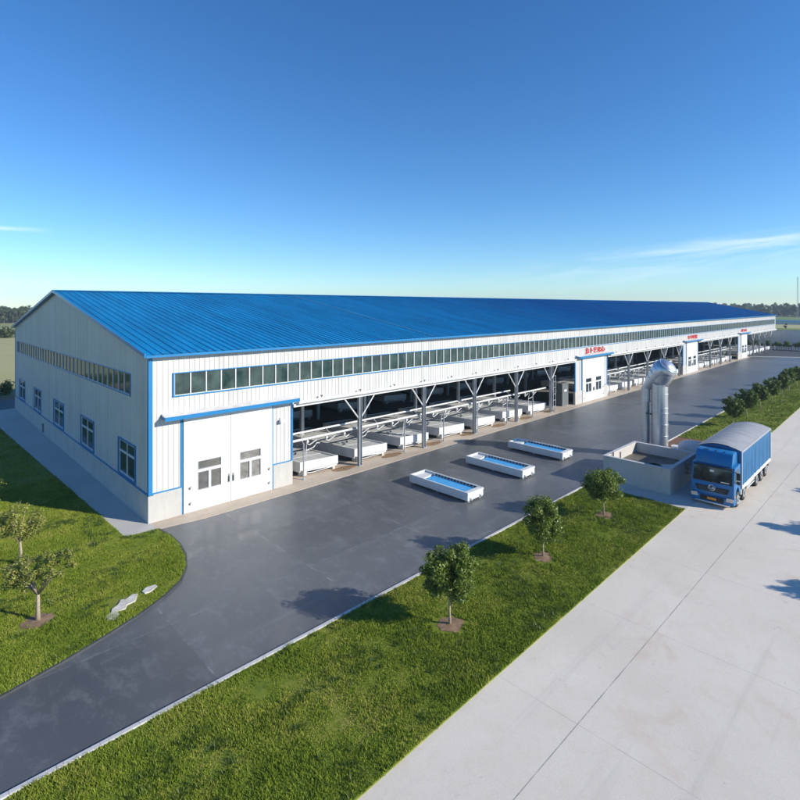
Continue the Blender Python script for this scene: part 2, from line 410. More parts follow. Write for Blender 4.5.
tree_spots = [(14.87, 12.6), (22.03, 12.9), (28.9, 13.05)]
left_spots = [(3.89, 23.64), (4.13, 29.28), (3.0, 35.2)]
far_x = [59.3, 64.5, 71.1, 77.3, 83.5, 88.6, 94.3, 101, 108, 115, 122, 129, 136, 143]
far_spots = [(x, 13.75 + .004 * (x - 60)) for x in far_x]
def pip(P, poly):
    x, y = P[:, 0], P[:, 1]; ins = np.zeros(len(P), bool); n = len(poly)
    for i in range(n):
        x0, y0 = poly[i]; x1, y1 = poly[(i + 1) % n]
        if y0 == y1: continue
        c = ((y0 > y) != (y1 > y)) & (x < (x1 - x0) * (y - y0) / (y1 - y0) + x0)
        ins ^= c
    return ins
def vnoise(x, y, sc, seed):
    r = np.random.RandomState(seed); out = np.zeros_like(x)
    for k in range(10):
        a = r.uniform(0, 2 * PI); f = sc * r.uniform(.5, 2.2); out += np.sin((x * math.cos(a) + y * math.sin(a)) * f + r.uniform(0, 6.3) + 1.5 * np.sin(y * f * .37 + k))
    return out / 10 ** .5
def grass(name, poly, box, dens, h, w, label, holes, nb=3):
    x0, x1, y0, y1 = box; n = int((x1 - x0) * (y1 - y0) * dens)
    P = np.random.rand(n, 2) * [x1 - x0, y1 - y0] + [x0, y0]
    P = P[pip(P, poly)]
    keep = np.ones(len(P), bool)
    for hx, hy, hr in holes:
        rr = np.hypot(P[:, 0] - hx, P[:, 1] - hy); keep &= rr > hr * (1 + .25 * vnoise(P[:, 0], P[:, 1], 7, 4))
    P = P[keep]
    cl = vnoise(P[:, 0], P[:, 1], 4.5, 11); cl2 = vnoise(P[:, 0], P[:, 1], 1.2, 12)
    keep = (cl + .6 * cl2 + np.random.randn(len(P)) * .5) > -1.9
    P = P[keep]; cl = cl[keep]; cl2 = cl2[keep]
    P = np.repeat(P, nb, axis=0); cl = np.repeat(cl, nb); cl2 = np.repeat(cl2, nb); k = len(P)
    P = P + np.random.randn(k, 2) * .02
    H = h * (.75 + .35 * np.clip(cl, -1, 2) + .2 * cl2) * np.random.uniform(.6, 1.3, k); H = np.clip(H, h * .3, None)
    a = np.random.rand(k) * 2 * PI; W = w * np.random.uniform(.6, 1.3, k)
    ln = np.random.rand(k) * 2 * PI; la = H * np.random.uniform(.2, .9, k)
    V = np.zeros((k, 3, 3))
    V[:, 0] = np.c_[P[:, 0] - np.cos(a) * W, P[:, 1] - np.sin(a) * W, np.full(k, LZ - .005)]
    V[:, 1] = np.c_[P[:, 0] + np.cos(a) * W, P[:, 1] + np.sin(a) * W, np.full(k, LZ - .005)]
    V[:, 2] = np.c_[P[:, 0] + np.cos(ln) * la, P[:, 1] + np.sin(ln) * la, LZ + H]
    o = np_mesh(name, V.reshape(-1, 3), 3, 'blades')
    tag(o, label, 'grass', kind='stuff')
def tufts(poly, box, n, label):
    x0, x1, y0, y1 = box; c = np.random.rand(n, 2) * [x1 - x0, y1 - y0] + [x0, y0]
    c = c[pip(c, poly)]; c = c[vnoise(c[:, 0], c[:, 1], 1.1, 5) > .1]
    P = np.repeat(c, 26, axis=0); k = len(P); P = P + np.random.randn(k, 2) * [.11, .07]; P = P[pip(P, poly)]; k = len(P)
    a = np.random.rand(k) * 2 * PI; W = .014; ln = np.random.rand(k) * 2 * PI; H = np.random.uniform(.09, .19, k); la = H * np.random.uniform(.2, .8, k)
    V = np.zeros((k, 3, 3)); z = np.full(k, LZ - .005)
    V[:, 0] = np.c_[P[:, 0] - np.cos(a) * W, P[:, 1] - np.sin(a) * W, z]; V[:, 1] = np.c_[P[:, 0] + np.cos(a) * W, P[:, 1] + np.sin(a) * W, z]
    V[:, 2] = np.c_[P[:, 0] + np.cos(ln) * la, P[:, 1] + np.sin(ln) * la, LZ + H]
    tag(np_mesh('grass_tufts', V.reshape(-1, 3), 3, 'leafdark'), label, 'grass', kind='stuff')
tufts(lawnL, (-3, 10.4, 17, 34), 1500, 'taller darker tufts in the left lawn')
tufts(stripA, (3, 33.2, 8, 16.2), 1500, 'taller darker tufts in the near grass strip')
tufts(stripB, (51, 100, 8, 17.3), 1200, 'taller darker tufts in the far grass strip')
holesL = [(x, y, .62) for x, y in left_spots] + [(6.6, 22.55, .5), (7.55, 22.9, .3)]
grass('grass', lawnL, (-4, 10.5, 17, 42), 700, .085, .012, 'lawn grass beside the gable wall', holesL)
grass('grass', lawnL, (-12, 9, 42, 71), 60, .1, .03, 'shaded lawn grass farther along the gable wall', [], 2)
grass('grass', stripA, (2, 33.2, 8, 16.2), 700, .085, .012, 'grass of the near strip between asphalt and road', [(x, y, .6) for x, y in tree_spots])
grass('grass', stripB, (51, 110, 8, 17.3), 60, .1, .035, 'grass of the far strip between asphalt and road', [], 2)

# ------------------------------------------------------------------ trees
def leaves(centers, rad, per, size, flat=.75, squash=1.0):
    """leaf quads scattered in clumps"""
    cs = np.repeat(np.array(centers), per, axis=0); rr = np.repeat(np.array(rad), per); k = len(cs)
    d = np.random.randn(k, 3); d /= np.linalg.norm(d, axis=1)[:, None]
    r = rr * np.random.rand(k) ** .45
    P = cs + d * r[:, None] * [1, 1, squash]
    nrm = d * .7 + np.random.randn(k, 3) * .55 + [0, 0, .35]; nrm /= np.linalg.norm(nrm, axis=1)[:, None]
    t = np.cross(nrm, np.random.randn(k, 3)); t /= np.linalg.norm(t, axis=1)[:, None]; b = np.cross(nrm, t)
    L = (size * np.random.uniform(.6, 1.35, k))[:, None]; W = L * .42
    V = np.zeros((k, 4, 3))
    V[:, 0] = P - t * L; V[:, 1] = P + b * W - nrm * L * .12; V[:, 2] = P + t * L; V[:, 3] = P - b * W - nrm * L * .12
    return V.reshape(-1, 3)
def crown_clumps(rx, rz, zc, n, shape=0, seed=0):
    r = np.random.RandomState(seed); out = []; rad = []
    while len(out) < n:
        d = r.randn(3); d /= np.linalg.norm(d); q = r.uniform(.45, .95)
        p = np.array([d[0] * rx * q, d[1] * rx * q, zc + d[2] * rz * q])
        if shape == 1:   # two-lobed
            p[0] *= 1.0; p[2] += .22 * abs(p[0]) / rx * (1 if d[2] > 0 else .2)
        out.append(p); rad.append(r.uniform(.16, .32) * rx)
    return out, rad
def make_tree(name, loc, label, cat, group, rx=1.05, rz=.9, zc=2.0, nclump=46, per=110, size=.055, shape=0, seed=1, leaf='leaf', trunk_h=1.25, lean=(0, 0), lobes=None, tr=.042):
    root = empty(name, (loc[0], loc[1], 0), label, cat, group)
    rnd = random.Random(seed)
    t = MB(); top = Vector((lean[0] * .5, lean[1] * .5, trunk_h))
    t.tube([(0, 0, -.05), (rnd.uniform(-.03, .03), rnd.uniform(-.03, .03), trunk_h * .5), tuple(top)], [tr * 1.35, tr, tr * .8], 8)
    cl, rad = ([], [])
    if lobes:
        for i, (lx, ly, lz, lrx, lrz, n) in enumerate(lobes):
            a, b = crown_clumps(lrx, lrz, lz, n, 0, seed * 7 + i); cl += [p + np.array([lx, ly, 0]) for p in a]; rad += b
    else:
        cl, rad = crown_clumps(rx, rz, zc, nclump, shape, seed); cl = [p + np.array([lean[0], lean[1], 0]) for p in cl]
    tk = t.build('trunk', 'bark', root, smooth=True)
    lm = MB()
    for p in rnd.sample(cl, min(9, len(cl))):
        p = Vector(p); mid = top.lerp(p, .5) + Vector((0, 0, .1))
        lm.tube([tuple(top - Vector((0, 0, .12))), tuple(mid), tuple(p)], [tr * .55, tr * .35, tr * .12], 6)
    lm.build('limb', 'bark', tk, smooth=True)
    V = leaves(cl, rad, per, size)
    np_mesh('crown', V, 4, leaf, root)
    return root
def pit(x, y, r=.55):
    bm_ = MB(); n = 18
    vs = [(x, y, LZ + .05)]; 
    for k in range(n):
        rr = r * random.uniform(.8, 1.15); vs.append((x + math.cos(2 * PI * k / n) * rr, y + math.sin(2 * PI * k / n) * rr * .9, LZ + .012))
    bm_.add(vs, [(0, 1 + k, 1 + (k + 1) % n) for k in range(n)])
    struct(bm_.build('tree_pit_soil', 'soil'))
G1 = 'round trees planted in the near grass strip'
T0 = make_tree('ornamental_tree', tree_spots[0], 'broad heart-shaped round tree nearest the camera on the near grass strip', 'tree', G1, shape=1, seed=3, rx=1.1, rz=.95, zc=1.95, nclump=85, per=190, lean=(.05, .05))
make_tree('ornamental_tree', tree_spots[1], 'middle one of three round trees on the near grass strip', 'tree', G1, rx=1.0, rz=1.05, zc=1.8, seed=5, nclump=80, per=180)
make_tree('ornamental_tree', tree_spots[2], 'round tree just in front of the open concrete tank', 'tree', G1, rx=1.12, rz=.95, zc=1.8, seed=8, nclump=80, per=180)
for p in tree_spots + left_spots: pit(*p)
G2 = 'sparse small trees on the lawn beside the gable'
make_tree('ornamental_tree', left_spots[0], 'sparse two-lobed tree leaning right at the bottom of the left lawn', 'tree', G2, seed=12, leaf='leafpale', lobes=[(-.3, .15, 1.9, .85, .7, 40), (.55, -.75, 2.35, .65, .5, 20)], per=95, size=.05, trunk_h=1.15, tr=.07)
make_tree('ornamental_tree', left_spots[1], 'sparse pale tree in the middle of the left lawn with bare soil round it', 'tree', G2, rx=1.1, rz=.8, zc=2.0, seed=15, leaf='leafpale', nclump=50, per=90, size=.055, trunk_h=1.2, tr=.06)
make_tree('ornamental_tree', left_spots[2], 'leafy tree cut by the left photo edge at the shadow line', 'tree', G2, rx=1.15, rz=.85, zc=2.1, seed=18, leaf='leafpale', nclump=50, per=90, size=.06, trunk_h=1.2, lean=(-.05, -.1), tr=.06)
G3 = 'round trees in a row along the far grass strip'
fars = [make_tree('ornamental_tree', (0, 0), 'x', 'tree', G3, rx=1.0, rz=.98, zc=1.95, seed=20 + i, nclump=64, per=120, size=.08, leaf='leafdark', trunk_h=1.0) for i in range(3)]
names = ['darkest fullest round tree just behind the truck, start of the far row', 'second tree in the far row behind the truck', 'third tree in the far row behind the truck', 'fourth tree in the far row behind the truck', 'fifth tree in the far row behind the truck', 'sixth tree in the far row behind the truck', 'seventh tree in the far row, at the right photo edge']
for i, (x, y) in enumerate(far_spots[:7]):
    o = fars[i] if i < 3 else copy_tree(fars[i % 3])
    o.location = (x, y, 0); o.rotation_euler.z = i * 1.9; s = [1.0, 1.06, 1.04, 1.02, .98, 1.08, 1.05][i]; o.scale = (s, s, s)
    o['label'] = names[i]
G4 = 'trees on the far verge of the concrete road that cast shadows on it'
for i, (x, y) in enumerate([(30.6, -2.3), (37.6, -.6), (45.4, -1.0)]):
    o = copy_tree(fars[i % 3]); o.location = (x, y, 0); o.rotation_euler.z = 1 + i; o.scale = (1.1, 1.1, 1.25); o['group'] = G4
    o['label'] = ['verge tree throwing the nearest leafy shadow on the concrete road', 'verge tree throwing the middle leafy shadow on the concrete road', 'verge tree throwing the farthest leafy shadow on the concrete road'][i]

# stones on the lawn
for i, (pts, lab) in enumerate([([(5.75, 21.75), (6.0, 21.6), (6.22, 21.9), (6.15, 22.1), (6.5, 22.12), (6.62, 22.35), (6.95, 22.4), (7.2, 22.9), (7.0, 23.0), (6.7, 22.8), (6.55, 22.9), (6.35, 22.6), (6.1, 22.45), (6.0, 22.2), (5.8, 22.1)], 'larger jagged pale stone slab lying in the left lawn'), ([(7.4, 22.72), (7.62, 22.70), (7.98, 22.92), (7.95, 23.12), (7.6, 23.16), (7.36, 22.95)], 'smaller flat pale stone slab lying in the left lawn')]):
    o = MB().prism(pts, .0, .10).build('stone_slab', 'stone', bevel=.012); tag(o, lab, 'stone', 'pale stone slabs in the lawn')

# ------------------------------------------------------------------ factory building
BX0, BX1, BY0, BY1, RY = 10.0, 172.0, 30.0, 73.9, 52.4
EZ = 9.35
def ridge_z(x): return 13.2 - .0018 * (x - 10)
def slope_z(x, y): return EZ + (ridge_z(x) - EZ) * (1 - abs(y - RY) / (RY - BY0))
factory = empty('factory_building', (0, 0, 0), 'long white steel factory hall with bright blue ribbed roof and open front', 'factory')
def corr(axis, a0, a1, zlo, ztop, at, outward, openings, pitch=.3, dep=.022):
    """ribbed cladding in the plane y=at (axis x) or x=at (axis y), with holes"""
    prof = []
    k0 = int(math.floor(a0 / pitch)) - 1; k1 = int(math.ceil(a1 / pitch)) + 1
    for k in range(k0, k1 + 1):
        p = k * pitch
        prof += [(p, 0), (p + pitch * .66, 0), (p + pitch * .74, dep), (p + pitch * .90, dep), (p + pitch * .98, 0)]
    def off(a):
        for (p, q), (r, s) in zip(prof[:-1], prof[1:]):
            if p <= a <= r: return q + (s - q) * (a - p) / max(r - p, 1e-6)
        return 0
    pts = [(p, q) for p, q in prof if a0 < p < a1]
    for e in [a0, a1] + [o[0] for o in openings] + [o[1] for o in openings]:
        if a0 <= e <= a1: pts.append((e, off(e)))
    pts.sort(); m = MB()
    for (p, q), (r, s) in zip(pts[:-1], pts[1:]):
        if r - p < 1e-5: continue
        mid = (p + r) / 2; zs = [zlo]
        ops = sorted([(o[2], o[3]) for o in openings if o[0] < mid < o[1]])
        ints = []; cur_ = None
        lo = zlo
        for z0, z1 in ops: ints.append((lo, z0, False)); lo = z1
        ints.append((lo, None, True))
        for z0, z1, top in ints:
            def V(a, f, z):
                return (a, at + outward * f, z) if axis == 'x' else (at + outward * f, a, z)
            za, zb = (ztop(p), ztop(r)) if top else (z1, z1)
            if za <= z0 + 1e-4 and zb <= z0 + 1e-4: continue
            m.quad(V(p, q, z0), V(r, s, z0), V(r, s, zb), V(p, q, za))
    return m
RW = (11.25, 171.0, 6.78, 8.15)         # ribbon window of the front
UB = 5.3                                # bottom of the upper wall
bays = [(10.0, 19.1, 11.85, 17.55), (58.5, 67.3, 60.3, 66.2), (96.9, 105.3, 98.8, 104.6), (133.0, 141.2, 135.6, 140.8)]
# front upper wall
corr('x', BX0, BX1, UB, lambda a: EZ, BY0, -1, [RW], .3).build('front_wall', 'panel', factory, fix=False)
inner = MB(); inner.box(BX0 + .1, BX1, BY0 + .06, BY0 + .12, UB, RW[2]); inner.box(BX0 + .1, BX1, BY0 + .06, BY0 + .12, RW[3], EZ)
inner.build('wall_lining', 'greysteel', factory)
# gable wall
GW = (33.0, 72.6, 6.6, 7.95)
gwin = [(32.15, 35.4), (40.9, 44.5), (49.9, 53.7), (59.1, 62.6), (67.6, 71.2)]
gz0, gz1 = 1.62, 3.85
gopen = [GW] + [(a, b, gz0, gz1) for a, b in gwin]
corr('y', BY0, BY1, 1.5, lambda a: slope_z(10, a) - .02, BX0, -1, gopen, .3, .022).build('gable_wall', 'panel', factory, fix=False)
MB().box(BX0 + .06, BX0 + .1, BY0 + .1, BY1, 1.5, 6.5).box(BX0 + .06, BX0 + .1, BY0 + .1, BY1, 8.05, 9.2).build('wall_lining', 'greysteel', factory) if False else None
# masonry base under gable and near bay
MB().box(BX0 - .07, BX0 + .2, BY0 - .07, BY1, -.05, 1.5).build('base_wall', 'base', factory)
bb = MB(); bb.box(BX0 + .2, bays[0][2] - .1, BY0 - .07, BY0 + .2, -.05, 1.56); bb.build('base_wall', 'base', factory)
for i, (a, b, c, d) in enumerate(bays):
    m = MB()
    if i: m.box(a, c - .1, BY0 - .07, BY0 + .2, -.05, 1.56)
    m.box(d + .1, b, BY0 - .07, BY0 + .2, -.05, 1.56)
    each(m, 'base_wall', 'base', factory)
    # bay cladding either side of the door and the side return walls
    corr('x', a if i else BX0, c - .02, 1.56, lambda q: UB - .001, BY0, -1, [], .3).build('bay_wall', 'panel', factory, fix=False)
    corr('x', d + .02, b, 1.56, lambda q: UB - .001, BY0, -1, [], .3).build('bay_wall', 'panel', factory, fix=False)
    r = MB(); r.box(b - .08, b - .001, BY0 + .2, BY0 + 1.6, 0, UB)
    each(r, 'bay_return_wall', 'panel', factory)
    # blue corner trims
    t = MB(); t.box(b - .09, b + .04, BY0 - .05, BY0 + .06, 1.6, UB + .3)
    if i: t.box(a - .04, a + (.16 if i == 1 else .3), BY0 - .05, BY0 + .06, 1.56, UB + .3)
    t.box(d + .02, d + .1, BY0 - .045, BY0 + .06, 0, UB + .3)
    t.box(c - .14, c - .02, BY0 - .045, BY0 + .06, 0, UB + .3)
    t.box(d + .1, b - .09, BY0 - .045, BY0 + .02, 1.55, 1.63)
    if i == 0: t.box(BX0 + .08, c - .14, BY0 - .045, BY0 + .02, 1.55, 1.63)
    each(t, 'blue_trim', 'trimblue', factory)
    # door leaves
    mid = (c + d) / 2; dy = BY0 - .10
    for j, (l0, l1) in enumerate([(c, mid - .012), (mid + .012, d)]):
        w0 = l0 + (l1 - l0) * (.30 if j == 0 else .22); w1 = w0 + (l1 - l0) * .48
        leaf = MB()
        H = 5.62
        # leaf made as frame round the three lights
        wm = (w0 + w1) / 2
        for (x0, x1, z0, z1) in [(l0, w0, .04, H), (w1, l1, .04, H), (w0, w1, .04, 1.22), (w0, w1, 2.86, H), (w0, w1, 2.22, 2.42), (wm - .09, wm + .09, 1.22, 2.22)]:
            leaf.box(x0, x1, dy, dy + .07, z0, z1)
        lf = leaf.build('door_leaf', 'door_white', factory)
        g = MB()
        for (x0, x1, z0, z1) in [(w0, w1, 2.42, 2.86), (w0, wm - .09, 1.22, 2.22), (wm + .09, w1, 1.22, 2.22)]:
            g.box(x0, x1, dy + .04, dy + .06, z0, z1)
        g.build('door_light', 'doorglass', lf)
        fr = MB()
        for (x0, x1, z0, z1) in [(w0, w1, 2.42, 2.86), (w0, wm - .09, 1.22, 2.22), (wm + .09, w1, 1.22, 2.22)]:
            for q in ((x0 - .03, x1 + .03, z0 - .03, z0), (x0 - .03, x1 + .03, z1, z1 + .03), (x0 - .03, x0, z0, z1), (x1, x1 + .03, z0, z1)):
                fr.box(q[0], q[1], dy - .012, dy + .001, q[2], q[3])
        fr.build('light_frame', 'greysteel', lf)
        h = MB(); hx = l1 - .12 if j == 0 else l0 + .14
        h.box(hx - .04, hx + .04, dy - .05, dy, 1.25, 1.6); h.bar((hx, dy - .06, 1.3), (hx, dy - .06, 1.75), .02, 6)
        h.build('handle', 'darksteel', lf)
        h = MB(); hx = l0 + .35 if j == 0 else l1 - .25
        for hz in (.45, 1.35): h.box(hx - .05, hx + .03, dy - .03, dy, hz, hz + .12); h.bar((hx - .08, dy - .04, hz + .1), (hx + .1, dy - .04, hz + .16), .018, 6)
        for q in (0, 2):
            bo = MB()
            for pv_ in h.p[q:q + 2]: bo.add(*pv_)
            bo.build('bolt', 'darksteel', lf)
    # canopy
    c0, c1 = (10.65, 19.3) if i == 0 else (a + .2, b + .7)
    cn = MB(); cn.prism([(BY0 - .05, 5.74), (BY0 - .6, 5.68), (BY0 - .6, 5.74), (BY0 - .05, 5.92)], c0, c1, 'x')
    co = cn.build('canopy', 'roof' if False else 'panel', factory)
    MB().box(c0 - .02, c1 + .02, BY0 - .64, BY0 - .6, 5.58, 5.80).box(c0 - .02, c0, BY0 - .6, BY0 - .05, 5.64, 5.80).box(c1, c1 + .02, BY0 - .6, BY0 - .05, 5.64, 5.80).build('fascia', 'trimblue', co)
# corner trims of the gable
t = MB(); t.box(BX0 - .05, BX0 + .17, BY0 - .06, BY0 + .15, 1.52, EZ - .03); t.build('corner_trim', 'trimblue', factory)
t = MB(); t.box(BX0 - .05, BX0 + .1, BY1 - .1, BY1 + .05, 1.5, EZ - .03); t.box(BX0 - .055, BX0 + .02, BY0 + .15, BY1 - .1, 1.5, 1.58); t.build('sill_trim', 'trimblue', factory)
t = MB(); t.box(BX1 - .12, BX1 + .03, BY0 - .05, BY0 + .12, UB, EZ); t.build('corner_trim', 'panel', factory)
# wall lamp on the near bay
l = MB(); l.box(18.05, 18.35, BY0 - .3, BY0 - .06, 4.28, 4.48); l.box(18.15, 18.25, BY0 - .08, BY0, 4.3, 4.6); l.build('wall_lamp', 'white', factory, bevel=.03)
# ribbon windows
def ribbon(axis, a0, a1, z0, z1, at, pitch, outward=-1):
    win = MB()
    def bx(m, p0, p1, d0, d1, q0, q1):
        lo, hi = sorted((at + outward * d0, at + outward * d1))
        if axis == 'x': m.box(p0, p1, lo, hi, q0, q1)
        else: m.box(lo, hi, p0, p1, q0, q1)
    for q in ((a0, a1, z0, z0 + .07), (a0, a1, z1 - .05, z1), (a0, a0 + .1, z0 + .07, z1 - .05), (a1 - .1, a1, z0 + .07, z1 - .05)):
        bx(win, q[0], q[1], -.05, .06, q[2], q[3])
    w = win.build('ribbon_window', 'trimblue', factory)
    m = MB(); n = int(round((a1 - a0 - .2) / pitch)); st = (a1 - a0 - .2) / n
    for k in range(n + 1):
        p = a0 + .1 + k * st; wdt = .032
        bx(m, max(a0 + .1, p - wdt), min(a1 - .1, p + wdt), -.06, .03, z0 + .11, z1 - .05)
    bx(m, a0 + .1, a1 - .1, -.05, .035, z0 + .07, z0 + .11)
    m.build('mullion', 'white', w)
    g = MB()
    for k in range(n):
        dd = -.025 + random.uniform(-.004, .004)
        p, q = a0 + .1 + k * st + .033, a0 + .1 + (k + 1) * st - .033
        tl = random.uniform(-.006, .006)
        if axis == 'x': g.quad((p, at - outward * .03 + tl, z0 + .11), (q, at - outward * .03 - tl, z0 + .11), (q, at - outward * .03 - tl + dd * .2, z1 - .05), (p, at - outward * .03 + tl + dd * .2, z1 - .05))
        else: g.quad((at - outward * .03 + tl, p, z0 + .11), (at - outward * .03 - tl, q, z0 + .11), (at - outward * .03 - tl, q, z1 - .05), (at - outward * .03 + tl, p, z1 - .05))
    g.build('glass_pane', 'glass', w, fix=False)
    return w
ribbon('x', RW[0], RW[1], RW[2], RW[3], BY0, .93)
ribbon('y', GW[0], GW[1], GW[2], GW[3], BX0, 1.15)
for a, b in gwin:
    m = MB(); z0, z1 = gz0, gz1; X = BX0
    for q in ((a, b, z0, z0 + .1), (a, b, z1 - .1, z1), (a, a + .13, z0 + .1, z1 - .1), (b - .13, b, z0 + .1, z1 - .1)):
        m.box(X - .06, X + .12, q[0], q[1], q[2], q[3])
    w = m.build('window', 'trimblue', factory)
    s = MB(); a_, b_, c_, d_ = a + .13, b - .13, z0 + .1, z1 - .1; tz = c_ + (d_ - c_) * .66; mid = (a_ + b_) / 2
    for q in ((a_, b_, c_, c_ + .09), (a_, b_, d_ - .07, d_), (a_, a_ + .08, c_ + .09, d_ - .07), (b_ - .08, b_, c_ + .09, d_ - .07), (a_ + .08, b_ - .08, tz - .06, tz + .06), (mid - .06, mid + .06, c_ + .09, tz - .06), (mid - .035, mid + .035, tz + .06, d_ - .07)):
        s.box(X - .01, X + .05, q[0], q[1], q[2], q[3])
    s.build('sash', 'white', w)
    MB().box(X + .03, X + .045, a_ + .05, b_ - .05, c_ + .05, d_ - .05).build('glass_pane', 'glass', w)
# small vent opening in the base wall
MB().box(BX0 - .10, BX0 - .06, 57.6, 58.3, .15, .95).build('vent_grille', 'darksteel', factory)

# roof
rm = MB(); pitch = .5; x = BX0 - .35; XE = 195.0
def ylow(x): return BY0 - .42 if x < BX1 + .2 else min(RY, BY0 + (x - BX1) * (RY - BY0) / (XE - BX1))
prof = []
k = 0
while BX0 - .35 + k * pitch < XE - .3:
    p = BX0 - .35 + k * pitch; prof += [(p, 0), (p + .40, 0), (p + .425, .04), (p + .475, .04)]; k += 1
prof.append((XE, 0))
for (p, q), (r, s) in zip(prof[:-1], prof[1:]):
    yl, yr = ylow(p), ylow(r)
    rm.quad((p, yl, slope_z(p, yl) + q), (r, yr, slope_z(r, yr) + s), (r, RY, ridge_z(r) + s), (p, RY, ridge_z(p) + q))
    rm.quad((p, RY, ridge_z(p) + q), (r, RY, ridge_z(r) + s), (r, BY1 + .4, slope_z(r, BY1 + .4) + s), (p, BY1 + .4, slope_z(p, BY1 + .4) + q))
roof = rm.build('roof', 'roof', factory, fix=False)
un = MB()
ys = [BY0 + .02, RY, BY1]
un.quad((BX0, ys[0], EZ - .02), (BX1, ys[0], EZ - .02), (XE, RY, ridge_z(XE) - .12), (BX0, RY, ridge_z(BX0) - .12))
un.quad((BX0, RY, ridge_z(BX0) - .12), (XE, RY, ridge_z(XE) - .12), (XE, ys[2], EZ - .1), (BX0, ys[2], EZ - .1))
un.build('roof_lining', 'darksteel', factory)
rc = MB()
rc.add([(BX0 - .37, RY - .35, ridge_z(10) + .01), (XE, RY - .35, ridge_z(XE) + .01), (XE, RY, ridge_z(XE) + .1), (BX0 - .37, RY, ridge_z(10) + .1), (XE, RY + .35, ridge_z(XE) + .01), (BX0 - .37, RY + .35, ridge_z(10) + .01)], [(0, 1, 2, 3), (3, 2, 4, 5)])
rc.build('ridge_cap', 'trimblue', roof)
# verge trim on the gable: follows the slope
for ya, yb in ((BY0 - .42, RY), (BY1 + .4, RY)):
    za, zb = slope_z(10, ya), ridge_z(10)
    v = MB(); v.add([(BX0 - .38, ya, za - .12), (BX0 - .38, yb, zb - .12), (BX0 - .38, yb, zb + .09), (BX0 - .38, ya, za + .09), (BX0 - .30, ya, za - .12), (BX0 - .30, yb, zb - .12), (BX0 - .30, yb, zb + .09), (BX0 - .30, ya, za + .09)],
                 [(0, 1, 2, 3), (4, 5, 6, 7), (0, 4, 7, 3), (1, 5, 6, 2), (0, 1, 5, 4), (3, 2, 6, 7)])
    v.add([(BX0 - .30, ya, za - .1), (BX0 - .30, yb, zb - .1), (BX0 + .02, yb, zb - .1), (BX0 + .02, ya, za - .1)], [(0, 1, 2, 3)])
    v.build('verge_trim', 'trimblue', roof)
# eave gutter
MB().box(BX0 - .3, BX1 + .1, BY0 - .44, BY0 - .22, slope_z(10, BY0 - .42) - .16, slope_z(10, BY0 - .42) - .012).build('gutter', 'trimblue', roof)
MB().box(BX0 - .3, BX1 + .1, BY0 - .22, BY0 - .03, EZ - .12, EZ - .08).build('soffit', 'greysteel', roof)
# pale seam flashings across the slope
for sx in (33.0, 62.0, 92.0, 121.0, 150.0):
    s = MB(); s.add([(sx, BY0 - .4, slope_z(sx, BY0 - .4) + .046), (sx + .09, BY0 - .4, slope_z(sx, BY0 - .4) + .046), (sx + .09, RY - .4, slope_z(sx, RY - .4) + .046), (sx, RY - .4, slope_z(sx, RY - .4) + .046)], [(0, 1, 2, 3)])
    s.build('seam_flashing', 'seam', roof)
# back wall, far end wall
corr('x', BX0, XE, 0, lambda a: EZ, BY1, 1, [], .6).build('back_wall', 'panel', factory, fix=False)
fe = MB(); fe.add([(BX1, BY0, UB), (XE, RY, UB), (XE, RY, ridge_z(XE)), (BX1, BY0, EZ)], [(0, 1, 2, 3)]); fe.add([(XE, RY, 0), (XE, BY1, 0), (XE, BY1, EZ), (XE, RY, ridge_z(XE))], [(0, 1, 2, 3)])
fe.build('end_wall', 'panel', factory)

# lower edge beam, header pipe and valve stems
def segs():  # open stretches between bays
    e = [(19.1, 58.5), (67.3, 96.9), (105.3, 133.0), (141.2, 172.0)]
    return e
m = MB()
for a, b in segs(): m.box(a + .02, b - .02, BY0 - .2, BY0 + .12, UB - .16, UB + .05)
each(m, 'edge_beam', 'white', factory, bevel=.015)
m = MB()
for a, b in segs(): m.bar((a + .3, BY0 - .3, UB + .14), (b - .3, BY0 - .3, UB + .14), .13, 12)
hps = each(m, 'header_pipe', 'white', factory, smooth='auto')
for (a, b), hp in zip(segs(), hps):
    x = a + 2.2
    while x < b - 1:
        m = MB(); m.bar((x, BY0 - .3, UB + .2), (x, BY0 - .3, UB + .42), .025, 6); m.box(x - .06, x + .06, BY0 - .35, BY0 - .25, UB + .36, UB + .44); m.build('valve', 'darksteel', hp); x += 3.5
# front columns with Y struts
cols = [24.9, 31.89, 38.8, 45.77, 52.67, 74.01, 80.9, 87.9, 94.9, 112.2, 119.2, 126.2, 146.5, 152.5, 158.8, 165.5]
for x in cols:
    m = MB(); cy = BY0 - .12; top = UB - .16
    m.box(x - .13, x - .11, cy - .13, cy + .13, 0, top); m.box(x + .11, x + .13, cy - .13, cy + .13, 0, top); m.box(x - .11, x + .11, cy - .012, cy + .012, 0, top)
    m.box(x - .2, x + .2, cy - .2, cy + .2, 0, .06)
    c = m.build('column', 'greysteel', factory)
    m = MB()
    for s in (-1, 1): m.bar((x + s * .1, cy, 3.55), (x + s * 1.45, cy, top + .02), .055, 6)
    each(m, 'strut', 'white', c)
